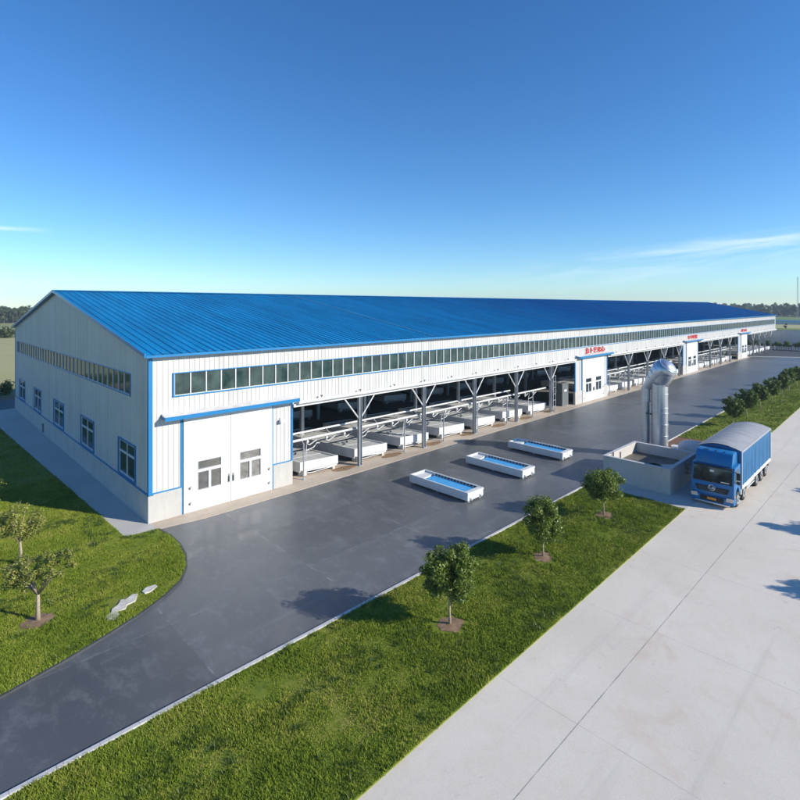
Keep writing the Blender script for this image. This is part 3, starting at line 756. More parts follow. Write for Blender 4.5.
# inner columns and rafters
for yy in (37.5, 45.0, 52.4, 60, 67):
    x = 17.9
    while x < 172:
        m = MB(); m.box(x - .14, x + .14, yy - .14, yy + .14, 0, slope_z(x, yy) - .5); m.build('inner_column', 'greysteel', factory); x += 6.95 * (1 if yy < 46 else 2)
for i in range(23):
    x = 17.9 + i * 6.95
    m = MB()
    for ya, yb in ((BY0 + .15, RY), (BY1 - .1, RY)):
        za, zb = slope_z(x, ya) - .15, slope_z(x, yb) - .2
        m.add([(x - .08, ya, za - .7), (x - .08, yb, zb - .4), (x - .08, yb, zb), (x - .08, ya, za), (x + .08, ya, za - .7), (x + .08, yb, zb - .4), (x + .08, yb, zb), (x + .08, ya, za)], [(0, 1, 2, 3), (4, 5, 6, 7), (0, 4, 5, 1), (3, 2, 6, 7)])
    m.build('rafter', 'greysteel', factory)
for yy in (37.5, 45.0): MB().box(18, 172, yy - .06, yy + .06, 4.3, 4.55).build('crane_beam', 'greysteel', factory)

# red signs over the doors
def sign(txt, x0, x1, z0, z1, label):
    cu = bpy.data.curves.new('t', 'FONT'); cu.body = txt; cu.size = 1; cu.extrude = .03; cu.offset = .008
    o = bpy.data.objects.new('t', cu); C.objects.link(o); bpy.context.view_layer.update()
    me = bpy.data.meshes.new_from_object(o.evaluated_get(bpy.context.evaluated_depsgraph_get())); bpy.data.objects.remove(o)
    V = np.array([v.co[:] for v in me.vertices]); mn, mx = V.min(0), V.max(0)
    for v in me.vertices:
        u = (v.co.x - mn[0]) / (mx[0] - mn[0]); w = (v.co.y - mn[1]) / (mx[1] - mn[1]); d = v.co.z
        v.co = (x0 + u * (x1 - x0) - (x0 + x1) / 2, -.09 - d, z0 + w * (z1 - z0) - z0)
    me.materials.clear(); me.materials.append(M['red'])
    ob = bpy.data.objects.new('red_sign', me); C.objects.link(ob); ob.location = ((x0 + x1) / 2, BY0, z0)
    tag(ob, label, 'sign', 'red signs on the wall above the doors')
sign('角卜艺化心', 61.1, 66.5, 5.98, 6.68, 'red lettering of five characters above the second door')
sign('车甲車間', 99.5, 104.5, 5.98, 6.66, 'red lettering of four blocky characters above the third door')
sign('里山', 135.6, 140.4, 5.98, 6.6, 'red lettering of two small characters above the farthest door')

# ------------------------------------------------------------------ casting beds (rotated herringbone)
YAW = math.radians(9)
def make_bed():
    root = empty('casting_bed', (0, 0, 0), 'x', 'casting bed', 'white casting beds side by side along the open front')
    W, L = 2.85, 9.0; z0, z1 = .27, .98     # origin at the front left corner, long axis +y
    m = MB(); m.box(0, .1, .08, L, z0, z1); m.box(W - .1, W, .08, L, z0, z1); m.box(.1, W - .1, L - .1, L, z0, z1); m.box(.1, W - .1, .08, L - .1, z0, z0 + .1)
    b = m.build('trough', 'bedgrey' if False else 'white', root)
    MB().box(-.02, W + .02, 0, .08, z0 + .14, z1 + .03).build('front_plate', 'white', root, bevel=.01)
    m = MB(); n = 6
    for k in range(n):
        y = .12 + k * (L - .3) / n; m.box(.12, W - .12, y, y + (L - .3) / n - .05, z1 - .16 + (k % 2) * .02, z1 - .07 + (k % 2) * .02)
    each(m, 'cover_panel', 'bedgrey', root)
    m = MB(); m.box(-.04, .0, .1, L, z1 - .06, z1 + .02); m.box(W, W + .04, .1, L, z1 - .06, z1 + .02)
    each(m, 'rim', 'white', root)
    for x in (.12, W - .3):
        for y in (.15, L * .5, L - .4): MB().box(x, x + .2, y, y + .25, 0, z0).build('foot', 'stone', root)
    m = MB(); m.bar((.25, .0, .2), (.9, -.02, .16), .035, 6); m.bar((.9, -.02, .16), (W - .3, -.02, .3), .03, 6); m.box(.12, .35, -.16, .02, .08, .4); m.build('drain_fitting', 'white', root)
    m = MB(); m.tube([(.9, .7, z1 - .05), (.9, .65, z1 + .75), (.75, .4, z1 + 1.35), (.5, .2, z1 + 1.5)], .03, 6); m.tube([(.9, .65, z1 + .6), (1.4, .6, z1 + .75), (1.8, .75, z1 + 1.0), (2.1, .9, z1 + .9)], .035, 6)
    m.build('hose', 'white', root)
    for ch in children(root):
        for v in ch.data.vertices: v.co.y -= v.co.x * math.tan(math.radians(17))
    return root
bed = make_bed(); first = True
def place_bed(x, y, label, group=None, sc=1, rz=YAW):
    global first
    o = bed if first else copy_tree(bed); first = False
    o.location = (x, y, .02); o.rotation_euler.z = rz; o['label'] = label
    if group: o['group'] = group
for i in range(7): place_bed(20.25 + 4.87 * i, 30.75, 'white casting bed, %s one to the right of the nearest door' % ORD[i])
for i in range(6): place_bed(68.5 + 4.87 * i, 30.75, 'white casting bed, %s one past the second door' % ORD[i])
for i in range(5): place_bed(106.9 + 4.87 * i, 30.75, 'white casting bed, %s one past the third door' % ORD[i])
for i in range(5): place_bed(144.5 + 4.87 * i, 30.75, 'white casting bed, %s one past the farthest door' % ORD[i])
for i in range(14): place_bed(21.5 + 6.95 * i, 46.2, 'casting bed deep in the shade of the hall, %s of the inner row' % ORD[i], 'casting beds in the dark inner row', rz=0)
# flat mottled brown ellipses on the apron between the beds: structure
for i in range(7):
    pm = MB().disc((0, 0), .6, 18, .034, .15); pm.v = [(23.55 + 4.87 * i + x * 1.7, 30.12 + y * .75, z) for x, y, z in pm.v]; struct(pm.build('brown_patch', 'patchbrown'))

# pipe racks
def rack(x0, x1, xb, label):
    root = empty('pipe_rack', (0, 0, 0), label, 'pipe rack', 'white pipe racks in front of the casting beds')
    m = MB(); m.bar((x0, BY0 + .32, 2.72), (x1, BY0 + .32, 2.72), .085, 10); m.build('pipe', 'white', root, smooth='auto')
    m = MB(); m.bar((x0, BY0 + 1.15, 2.98), (xb, BY0 + 1.15, 2.98), .075, 10); m.build('pipe', 'white', root, smooth='auto')
    m = MB(); x = x0 + 1.0
    while x < xb: m.bar((x, BY0 + .32, 2.74), (x + .25, BY0 + 1.15, 2.98), .035, 6); x += 2.3
    each(m, 'tie', 'white', root)
    x = x0 + 1.4
    while x < x1 - 1:
        m = MB(); m.tube([(x, BY0 + .32, 2.7), (x, BY0 + .34, 2.35), (x + .3, BY0 + .5, 2.2), (x + .9, BY0 + .5, 2.45)], .035, 6)
        m.box(x - .07, x + .07, BY0 + .25, BY0 + .4, 2.45, 2.6); m.build('hose_branch', 'white', root); x += 1.62
    x = x0 + .95
    while x < x1 + .1:
        m = MB(); m.bar((x, BY0 + .12, 0), (x, BY0 + .12, 2.5), .05, 8); m.bar((x, BY0 + .12, 2.45), (x, BY0 + .32, 2.66), .035, 6); m.box(x - .11, x + .11, BY0, BY0 + .24, .02, .05)
        m.build('post', 'greysteel', root); x += 4.87
rack(19.15, 52.3, 46.5, 'pair of white pipes on posts before the nearest casting beds')
rack(67.4, 92.5, 91.5, 'pair of white pipes on posts between the second and third doors')
rack(105.4, 129.5, 128.5, 'pair of white pipes on posts between the third and farthest doors')

# control cabinet left of second bay and small switch frame
r = empty('control_cabinet', (57.2, 30.9, 0), 'tall grey control cabinet just left of the second door', 'cabinet')
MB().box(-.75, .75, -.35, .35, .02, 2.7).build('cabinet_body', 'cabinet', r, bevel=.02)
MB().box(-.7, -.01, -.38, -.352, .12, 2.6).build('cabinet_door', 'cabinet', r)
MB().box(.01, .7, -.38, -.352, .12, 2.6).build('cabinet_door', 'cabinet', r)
MB().box(-.3, .3, -.40, -.382, 1.7, 1.95).build('display', 'white', r)
r = empty('pipe_ladder', (53.7, 30.0, 0), 'narrow steel ladder frame beside the fifth front column', 'ladder frame')
m = MB()
for x in (-.25, .25): m.bar((x, 0, 0), (x, 0, 4.0), .04, 6)
m.build('stile', 'greysteel', r)
m = MB()
for z in (.5, 1.2, 1.9, 2.6, 3.3, 3.95): m.bar((-.25, 0, z), (.25, 0, z), .03, 6)
m.build('rung', 'greysteel', r)

# ------------------------------------------------------------------ trays on the yard
def make_tray():
    root = empty('steel_tray', (0, 0, 0), 'x', 'tray', 'white mould trays with blue liners on the yard')
    W, L, t = 1.55, 4.95, .11
    m = MB(); m.box(0, t, 0, L, .12, .62); m.box(W - t, W, 0, L, .12, .62); m.box(t, W - t, 0, t + .22, .12, .60); m.box(t, W - t, L - t, L, .12, .62); m.box(t, W - t, t + .22, L - t, .12, .2)
    m.build('tray_body', 'white', root, bevel=.012)
    m = MB(); m.prism([(t, L - 1.0), (W - t, L - .8), (W - t, L - t), (t, L - t)], .2, .50); m.build('end_plate', 'white', root)
    m = MB(); m.box(t + .02, W - t - .06, t + .22, L - 1.05, .2, .47); m.build('blue_liner', 'pool', root)
    m = MB()
    for k in range(13):
        y = .5 + k * .27; m.box(W - t - .055, W - t - .002, y, y + .13, .50, .57)
    each(m, 'clamp', 'black', root)
    m = MB(); m.box(-.03, 0, .05, L - .05, .30, .36); m.box(W, W + .03, .05, L - .05, .30, .36); m.box(-.02, W + .02, -.03, -.002, .5, .58); each(m, 'rail', 'white', root)
    for x in (.15, W - .3):
        for y in (.08, L * .5, L - .3):
            MB().box(x, x + .15, y, y + .2, 0, .12).build('foot', 'greysteel', root)
    m = MB()
    for x in (.3, W - .3): m.bar((x, -.12, .2), (x, 0, .2), .05, 8); m.box(x - .08, x + .08, -.05, 0, .12, .3)
    m.build('coupling', 'white', root)
    return root
tr = make_tray()
for i, (x, y, lab) in enumerate([(24.82, 19.62, 'nearest of the three white trays with blue liner on the asphalt'), (30.88, 19.66, 'middle of the three white trays with blue liner on the asphalt'), (36.75, 19.85, 'farthest of the three white trays with blue liner on the asphalt')]):
    o = tr if i == 0 else copy_tree(tr); o.location = (x, y, 0); o['label'] = lab

# ------------------------------------------------------------------ concrete tank, ducts
r = empty('concrete_tank', (35, 11.55, 0), 'open grey concrete settling tank beside the blue truck', 'tank')
L, W, H, t = 5.35, 4.3, 1.6, .2
m = MB(); m.box(0, L, 0, t, 0, H); m.box(0, L, W - t, W, 0, H); m.box(0, t, t, W - t, 0, H); m.box(L - t, L, t, W - t, 0, H)
m.build('tank_wall', 'tankconc', r, bevel=.012)
m = MB(); m.box(-.03, L + .03, -.03, t + .02, H, H + .05); m.box(-.03, L + .03, W - t - .02, W + .03, H, H + .05); m.box(-.03, t + .02, t + .02, W - t - .02, H, H + .05); m.box(L - t - .02, L + .03, t + .02, W - t - .02, H, H + .05)
m.build('coping', 'kerb', r, bevel=.012)
MB().box(t, L - t, t, W - t, .02, .92).build('tank_floor', 'tankconc', r)
sl = MB(); pts = [(t + .02 + .0, 1.9), (2.6, W - t - .02), (L - t - .02, W - t - .02), (L - t - .02, .3), (4.3, .6), (3.2, 1.7), (1.6, 1.5)]
sl.prism(pts, .92, .94); sl.build('sludge', 'sludge', r)
m = MB(); n = 26; ring = []
for k in range(n):
    a = 2 * PI * k / n; ring.append((2.1 + .62 * math.cos(a), 1.75 + .5 * math.sin(a), .98 + .02 * math.sin(3 * a)))
m.tube(ring + [ring[0]], .06, 6); m.disc((2.1, 1.75), .5, 16, .95); m.build('drain_hose', 'black', r)
m = MB(); m.bar((.9, W - t - .1, .6), (.9, W - t - .1, 1.75), .05, 6); m.bar((2.2, W - t - .06, .6), (2.2, W - t - .06, 1.5), .035, 6); m.build('inlet_pipe', 'darksteel', r)

r = empty('duct_stack', (43.4, 15.1, 0), 'thick and thin silver metal ducts joined by a bulging elbow behind the tank', 'duct')
def ringed(m, x, y, z0, z1, rad, rings, n=28):
    pts = [(x, y, z0), (x, y, z1)]; m.bar(pts[0], pts[1], rad, n)
    for z in rings: m.bar((x, y, z - .04), (x, y, z + .04), rad + .035, n)
m = MB(); ringed(m, 0, 0, 0, 6.35, .60, []); m.build('main_duct', 'galv', r, smooth='auto')
m = MB()
for z in (1.7, 2.6, 3.5, 3.9, 5.0, 5.7): m.bar((0, 0, z - .035), (0, 0, z + .035), .635, 28)
each(m, 'flange', 'galv', r, smooth='auto')
m = MB(); rs = [.33, .345, .42, .59, .75, .86, .87, .76, .56, .30, .05]
pts = [(0, 1.05, 5.15), (0, 1.02, 5.35), (0, .8, 5.62), (0, .42, 6.05), (0, .08, 6.42), (0, -.24, 6.76), (0, -.44, 6.98), (0, -.64, 7.2), (0, -.77, 7.34), (0, -.84, 7.42), (0, -.86, 7.44)]
m.tube(pts, rs, 30); eb = m.build('elbow', 'galv', r, smooth=True)
m = MB(); m.tube([(0, 0, 5.72), (0, -.06, 5.95), (0, -.18, 6.25), (0, -.30, 6.6), (0, -.36, 6.9)], [.60, .66, .74, .80, .80], 28); m.build('elbow_neck', 'galv', r, smooth=True)
m = MB()
for q in (3, 4, 5, 7):
    a, b = Vector(pts[q]), Vector(pts[q + 1]); d = (b - a).normalized(); m.bar(tuple(a - d * .025), tuple(a + d * .025), rs[q] + .025, 30)
each(m, 'seam_ring', 'galv', eb, smooth='auto')
m = MB(); m.bar((0, 1.04, 0), (0, 1.04, 4.9), .31, 22); m.build('thin_duct', 'galv', r, smooth='auto')
m = MB(); m.bar((0, 1.04, 4.3), (0, 1.04, 5.35), .355, 22); m.bar((0, 1.04, 4.24), (0, 1.04, 4.32), .40, 22); m.build('sleeve', 'galv', r, smooth='auto')
m = MB()
for z in (1.2, 2.0, 2.8, 3.6): m.bar((0, 1.04, z - .03), (0, 1.04, z + .03), .34, 22)
each(m, 'flange', 'galv', r, smooth='auto')
m = MB(); m.bar((-.4, .72, .1), (-.4, .72, 4.3), .03, 6); m.box(-.44, -.2, .5, .9, 3.3, 3.38); m.build('bracket', 'darksteel', r)

# lying tank and pipe stub
r = empty('horizontal_tank', (43.6, 12.6, 0), 'grey domed metal vessel lying between the concrete tank and truck', 'vessel')
m = MB(); pts = []; rs = []
for k in range(13):
    a = -PI / 2 + PI * k / 12; pts.append((0, 1.15 * math.sin(a) * 1.0, .95)); rs.append(max(.02, .72 * math.cos(a) ** .45 if math.cos(a) > 0 else .02))
m.tube(pts, rs, 24); m.build('shell', 'bedgrey', r, smooth=True)
for y in (-.6, .6): MB().box(-.5, .5, y - .1, y + .1, 0, .5).build('saddle', 'base', r)
r = empty('white_drum', (44.3, 14.2, 0), 'small white drum standing on soil behind the thick silver duct', 'drum')
MB().bar((0, 0, 0), (0, 0, .8), .32, 18).build('drum_body', 'white', r, smooth='auto'); MB().bar((0, 0, .8), (0, 0, .86), .34, 18).build('lid', 'white', r, smooth='auto')

# ------------------------------------------------------------------ truck
tk = empty('box_truck', (34.95, 9.2, 0), 'blue cargo truck with grey tarpaulin roof parked on the concrete road', 'truck', rz=math.radians(.6))
hw = 1.13
# chassis
m = MB(); m.box(.9, 10.2, -.5, -.36, .62, .84); m.box(.9, 10.2, .36, .5, .62, .84)
for x in (2.6, 4.4, 6.2, 8, 9.8): m.box(x, x + .15, -.36, .36, .66, .8)
m.build('chassis', 'darksteel', tk)
# cab: side profile extruded
prof = [(.06, .42), (.0, .9), (.02, 1.38), (.16, 2.28), (.24, 2.42), (1.5, 2.46), (1.55, 2.3), (1.55, .75), (1.28, .75), (1.2, 1.0), (1.0, 1.16), (.74, 1.16), (.52, 1.0), (.44, .75), (.42, .42)]
m = MB(); m.prism(prof, -hw, hw, 'y'); cab = m.build('cab', 'truckblue', tk, bevel=.035, smooth='auto')
m = MB(); m.box(-.06, .4, -hw - .01, hw + .01, .26, .62); m.build('bumper', 'truckblue', tk, bevel=.04, smooth='auto')
MB().box(-.075, -.062, -.62, .62, .32, .60).build('lower_grille', 'black', tk)
MB().box(-.06, .3, -.9, .9, .16, .25).build('valance', 'chrome', tk, bevel=.02)
MB().box(-.095, -.078, -.24, .24, .40, .53).build('licence_plate', 'orange', tk)
m = MB(); m.prism([(-.78, .86), (.78, .86), (.9, 1.16), (-.9, 1.16)], -.03, .01, 'x'); g = m.build('grille', 'black', tk)
m = MB()
for z in (.93, 1.01, 1.09): m.box(-.042, -.032, -.72, .72, z - .012, z + .012)
m.build('grille_bar', 'darksteel', g)
m = MB()   # round emblem with two interlocking swooshes
for k in range(20):
    a, b_ = 2 * PI * k / 20, 2 * PI * (k + 1) / 20; m.bar((-.06, .17 * math.cos(a), 1.12 + .17 * math.sin(a)), (-.06, .17 * math.cos(b_), 1.12 + .17 * math.sin(b_)), .018, 6)
m.tube([(-.06, -.13, 1.05), (-.065, -.03, 1.17), (-.065, .05, 1.10), (-.06, .13, 1.2)], .024, 6); m.tube([(-.06, -.11, 1.15), (-.065, 0, 1.04), (-.06, .09, 1.02)], .022, 6)
m.build('emblem', 'chrome', g)
for s in (-1, 1):
    m = MB(); m.prism([(s * .72, .46), (s * 1.1, .46), (s * 1.12, .66), (s * .78, .70)], -.085, -.04, 'x'); m.build('headlight', 'amber', tk, bevel=.015)
    m = MB(); m.box(.1, .24, s * 1.13 - .02, s * 1.13 + .02, .72, .82); m.build('indicator', 'orange', tk)
def wsx(z): return .02 + (z - 1.38) * .14 / .9
m = MB(); z0, z1 = 1.42, 2.26
m.add([(wsx(z0) - .02, -1.04, z0), (wsx(z0) - .02, 1.04, z0), (wsx(z1) - .02, 1.0, z1), (wsx(z1) - .02, -1.0, z1), (wsx(z0) + .03, -1.04, z0), (wsx(z0) + .03, 1.04, z0), (wsx(z1) + .03, 1.0, z1), (wsx(z1) + .03, -1.0, z1)], [(0, 1, 2, 3), (4, 5, 6, 7), (0, 1, 5, 4), (3, 2, 6, 7), (0, 4, 7, 3), (1, 5, 6, 2)])
ws = m.build('windscreen', 'windscreen', tk)
m = MB()
for y in (-.55, .25): m.bar((wsx(1.45) - .045, y, 1.44), (wsx(1.6) - .04, y + .55, 1.56), .012, 5)
m.build('wiper', 'black', ws)
MB().box(wsx(1.5) - .03, wsx(1.5) - .022, -.88, -.45, 1.5, 1.56).box(wsx(2.1) - .035, wsx(2.1) - .026, -.08, .14, 2.02, 2.14).build('windscreen_sticker', 'white', ws)
MB().box(.06, .3, -1.02, 1.02, 2.3, 2.38).build('sun_visor', 'black', tk, bevel=.02)
# wind deflector
m = MB(); m.prism([(.22, 2.44), (.42, 3.02), (.56, 3.16), (1.2, 3.2), (1.45, 3.12), (1.5, 2.46)], -.98, .98, 'y'); de = m.build('wind_deflector', 'truckblue', tk, bevel=.07, smooth='auto')
m = MB()
for y in (-.55, -.1, .35, .5): m.box(.62, .72, y, y + .1, 3.175, 3.2)
m.build('roof_marker', 'black', de)
for s in (-1, 1):
    m = MB(); y = s * (hw + .004)
    m.prism([(.22, 1.5), (.34, 2.22), (1.12, 2.22), (1.12, 1.45)], min(y, y + s * .01), max(y, y + s * .01), 'y'); sd = m.build('side_window', 'windscreen', tk)
    m = MB(); m.box(.98, 1.12, y - .02, y + .03, 1.25, 1.3); m.build('door_handle', 'black', tk)
    m = MB(); m.bar((.1, s * 1.1, 2.25), (-.05, s * 1.38, 2.25), .018, 6); m.bar((.1, s * 1.1, 1.65), (-.05, s * 1.38, 1.7), .018, 6); m.box(-.1, -.02, s * 1.36 - .1, s * 1.36 + .1, 1.86, 2.26); m.box(-.1, -.02, s * 1.36 - .09, s * 1.36 + .09, 1.62, 1.78); m.build('mirror', 'black', tk, bevel=.015)
    m = MB(); m.box(.45, 1.25, s * 1.14 - .05, s * 1.14 + .05, .28, .36); m.box(1.1, 1.3, s * 1.12 - .04, s * 1.12 + .06, .5, .56); m.build('step', 'greysteel', tk)
# wheels
for ax, dual in ((.92, 0), (2.5, 0), (6.0, 1), (7.4, 1), (8.8, 1)):
    for s in (-1, 1):
        y0, y1 = s * (hw - .30), s * (hw - .02)
        m = MB(); m.bar((ax, y0 - (s * .3 if dual else 0), .45), (ax, y1, .45), .45, 26); ty = m.build('wheel', 'black', tk, bevel=.035, smooth='auto')
        m = MB(); m.bar((ax, y1 - s * .02, .45), (ax, y1 + s * .012, .45), .27, 20); m.bar((ax, y1, .45), (ax, y1 + s * .07, .45), .1, 12)
        for k in range(8):
            a = 2 * PI * k / 8; m.bar((ax + .17 * math.cos(a), y1, .45 + .17 * math.sin(a)), (ax + .17 * math.cos(a), y1 + s * .03, .45 + .17 * math.sin(a)), .02, 5)
        m.build('rim', 'greysteel', ty, smooth='auto')
    if ax > 2:
        m = MB()
        for s in (-1, 1): m.box(ax - .5, ax + .5, s * .95 - .17, s * .95 + .17, .96, .99)
        each(m, 'mudguard', 'black', tk)
m = MB(); m.box(3.4, 4.6, -1.05, -.6, .4, .88); m.build('fuel_tank', 'greysteel', tk, bevel=.08, smooth='auto')
m = MB(); m.box(3.3, 5.0, .6, 1.05, .42, .88); m.build('battery_box', 'darksteel', tk, bevel=.04)
m = MB()
for z in (.5, .66): m.box(3.2, 5.3, -1.12, -1.08, z, z + .05)
m.box(1.75, 1.95, -1.1, -.9, .5, 1.0); m.build('side_guard', 'white', tk)
# cargo box
bx0, bx1, bz0, bz1, bw = 1.72, 10.15, 1.0, 3.12, 1.15
m = MB(); m.box(bx0, bx1, -bw, bw, bz0 - .12, bz0 + .02); m.build('load_bed', 'white', tk, bevel=.01)
m = MB(); n = 72   # rippled side tarpaulin, both sides and ends in one skin
def rip(x): return .028 * math.sin(x * 9.2) * math.sin(x * 2.3 + 1) + .02 * math.sin(x * 17)
for s in (-1, 1):
    for k in range(n):
        xa, xb = bx0 + (bx1 - bx0) * k / n, bx0 + (bx1 - bx0) * (k + 1) / n
        zz = [bz0 + .02, bz0 + 1.0, bz1]
        for a_, b_ in zip(zz[:-1], zz[1:]):
            f = lambda x, z: (x, s * (bw - .02 + rip(x + s) * (1 if z < bz1 else .2)), z)
            m.quad(f(xa, a_), f(xb, a_), f(xb, b_), f(xa, b_))
m.box(bx0, bx0 + .05, -bw + .03, bw - .03, bz0, bz1); m.box(bx1 - .05, bx1, -bw + .03, bw - .03, bz0, bz1)
arch = [(-bw + .03, bz1)] + [(y, bz1 + .24 * math.cos(y / bw * PI / 2)) for y in np.linspace(-bw + .03, bw - .03, 9)] + [(bw - .03, bz1)]
m.prism(arch, bx0, bx0 + .05, 'x')
m.build('side_tarpaulin', 'tarpblue', tk, fix=True)
m = MB(); ny, nx = 16, 60
pts = []
for i in range(nx + 1):
    for j in range(ny + 1):
        x = bx0 - .03 + (bx1 - bx0 + .06) * i / nx; y = -bw - .02 + 2 * (bw + .02) * j / ny
        hoop = .03 * abs(math.sin((x - bx0) / .84 * PI)); z = bz1 + .02 + .27 * math.cos(y / (bw + .02) * PI / 2) - hoop * math.cos(y / (bw + .02) * PI / 2) + random.uniform(-.006, .006)
        pts.append((x, y, z))
fs = [(i * (ny + 1) + j, (i + 1) * (ny + 1) + j, (i + 1) * (ny + 1) + j + 1, i * (ny + 1) + j + 1) for i in range(nx) for j in range(ny)]
m.add(pts, fs)
for s in (-1, 1): m.add([(bx0 - .03, s * (bw + .02), bz1 - .1), (bx1 + .03, s * (bw + .02), bz1 - .1), (bx1 + .03, s * (bw + .02), bz1 + .03), (bx0 - .03, s * (bw + .02), bz1 + .03)], [(0, 1, 2, 3)])
m.build('roof_tarpaulin', 'tarpgrey', tk, smooth='auto')
m = MB()
for s in (-1, 1):
    m.box(bx0 - .02, bx0 + .05, s * (bw + .01) - .03, s * (bw + .01) + .03, bz0 - .1, bz1); m.box(bx1 - .05, bx1 + .02, s * (bw + .01) - .03, s * (bw + .01) + .03, bz0 - .1, bz1)
    m.box(bx0, bx1, s * (bw + .015) - .03, s * (bw + .015) + .03, bz0 - .14, bz0 - .04)
each(m, 'frame_edge', 'white', tk)
m = MB(); m.box(bx1 - .15, bx1 + .02, -1.05, 1.05, .45, .58)
for s in (-1, 1): m.box(bx1, bx1 + .04, s * .95 - .12, s * .95 + .12, .62, .8)
m.build('rear_bumper', 'darksteel', tk)

# ------------------------------------------------------------------ background
# warehouse beyond the yard
w = empty('warehouse', (182, 30, 0), 'long low grey shed beyond the end of the yard', 'building')
corr('y', -40, 42, 0, lambda a: 4.9, 0, -1, [], .8, .05).build('shed_wall', 'warehouse', w, fix=False)
MB().add([(-.2, -40, 4.9), (-.2, 42, 4.9), (2.5, 42, 4.5), (2.5, -40, 4.5)], [(0, 1, 2, 3)]).build('shed_roof', 'warehouse', w)
MB().box(-.1, -.06, -17.5, -13.5, .0, 4.3).build('shed_door', 'trimblue', w)
MB().box(-.12, -.10, -17, -14, 2.2, 3.2).build('door_stripe', 'white', w)
# white slatted fence and clipped bushes
f = empty('low_fence', (168, 20, 0), 'low white slatted fence in front of the row of clipped bushes', 'fence')
m = MB(); 
for k in range(88): m.box(-.03, .03, -22 + k * .5, -22 + k * .5 + .32, .15, 1.05)
m.build('slat', 'bedgrey', f)
m = MB()
for k in range(12): m.box(-.08, .08, -22.2 + k * 3.95, -22.0 + k * 3.95, 0, 1.2)
m.build('post', 'bedgrey', f)
MB().box(-.1, .1, -22, 22, 0, .14).build('plinth', 'darksteel', f)
def bush(name, loc, r, h, label, cat, group, seed, leaf='leafdark', size=.2, n=14, per=50):
    root = empty(name, (loc[0], loc[1], 0), label, cat, group)
    n = int(n * 1.7); per = int(per * 2.2)
    rs = np.random.RandomState(seed); cl = []; rad = []
    for _ in range(n):
        d = rs.randn(3); d /= np.linalg.norm(d); d[2] = abs(d[2]); q = rs.uniform(.3, .8)
        cl.append(d * [r * q, r * q, h * q * .9] + [0, 0, h * .25]); rad.append(r * rs.uniform(.3, .5))
    np_mesh('foliage', leaves(cl, rad, per, size), 4, leaf, root)
    MB().bar((0, 0, -.05), (0, 0, h * .5), r * .07, 6).build('stem', 'bark', root)
    return root
hb = [bush('round_bush', (0, 0), 1.5, 2.5, 'x', 'bush', 'clipped bushes behind the low white fence', 40 + i, size=.16) for i in range(2)]
for i in range(13):
    o = hb[i] if i < 2 else copy_tree(hb[i % 2]); o.location = (171.5, 40.5 - i * 2.2, 0); o.rotation_euler.z = i; s = random.uniform(.85, 1.1); o.scale = (s, s, s)
    o['label'] = 'clipped dark bush behind the white fence, %s from the hall end' % ORD[i]
# dark hedge behind the hall at the left
hedge = []
for i in range(90): hedge.append((random.uniform(-14, 14) - 2, 87.5 + random.uniform(-.9, .9), random.uniform(.3, 1.25)))
np_mesh('hedge', leaves(hedge, [.75] * len(hedge), 130, .18), 4, 'leafdark'); tag(bpy.data.objects['hedge'], 'dark clipped hedge across the road behind the hall', 'hedge')
# shrubs in the field at left
sb = [bush('field_shrub', (0, 0), 2.4, 3.2, 'x', 'shrub', 'shrubs in a line across the left field', 60 + i, leaf='leafwood', size=.4, n=14, per=40) for i in range(2)]
for i in range(11):
    o = sb[i] if i < 2 else copy_tree(sb[i % 2]); x = 2 + i * 4.6; o.location = (x, 240 + random.uniform(-4, 4), 0); o.rotation_euler.z = i * 2; s = random.uniform(.7, 1.15); o.scale = (s, s, s)
    o['label'] = 'low shrub in the left field, %s of the line' % ORD[i]
# distant woods
def wood(name, pts_fn, n, hmin, hmax, label, size, leaf='leafwood', per=36, ncl=9):
    cl = []; rad = []; tr_ = MB()
    for i in range(n):
        x, y = pts_fn(i); h = random.uniform(hmin, hmax); r = h * random.uniform(.18, .28)
        for _ in range(ncl):
            d = np.random.randn(3); d /= np.linalg.norm(d)
            cl.append(np.array([x, y, h * .5]) + d * [r, r, h * .46] * np.random.uniform(.4, .95)); rad.append(r * .45)
        tr_.bar((x, y, 0), (x, y, h * .5), h * .018, 5)
    o = np_mesh(name, leaves(cl, rad, per, size), 4, leaf); tag(o, label, 'wood', kind='stuff')
    t_ = tr_.build('wood_trunks', 'darkbark', o); t_['kind'] = 'stuff'
wood('distant_wood', lambda i: (random.uniform(-30, 120), 425 + random.uniform(0, 55)), 520, 9.5, 12.6, 'far dense wood along the horizon left of the hall', .75)
wood('distant_wood', lambda i: (640 + random.uniform(0, 110), random.uniform(60, 330)), 300, 8, 15.5, 'far wood along the horizon right of the hall', 1.1)
wood('distant_wood', lambda i: (900 + random.uniform(0, 90), random.uniform(150, 560)), 240, 9, 17, 'hazy wood on the horizon above the end of the blue roof', 1.6)
wood('distant_wood', lambda i: (325 + random.uniform(0, 4), random.uniform(20, 90)), 16, 1.5, 3.2, 'scrub along the field edge beyond the grey shed', .35)
# houses among far trees
for i, (x, y, w_, h) in enumerate([(700, 330, 26, 11), (690, 292, 34, 12.5), (720, 262, 22, 13.5)]):
    hs = empty('far_house', (x, y, 0), ['pale low house far off above the roof end', 'wider pale building far off above the roof end', 'pale taller house at the edge of the right wood'][i], 'house', 'pale far buildings on the horizon')
    MB().box(-6, 6, -w_ / 2, w_ / 2, 0, h).build('wall', 'pale_building', hs); MB().prism([(-7, h), (7, h), (0, h + 1.6)], -w_ / 2 - .5, w_ / 2 + .5, 'y').build('roof', 'warehouse', hs)
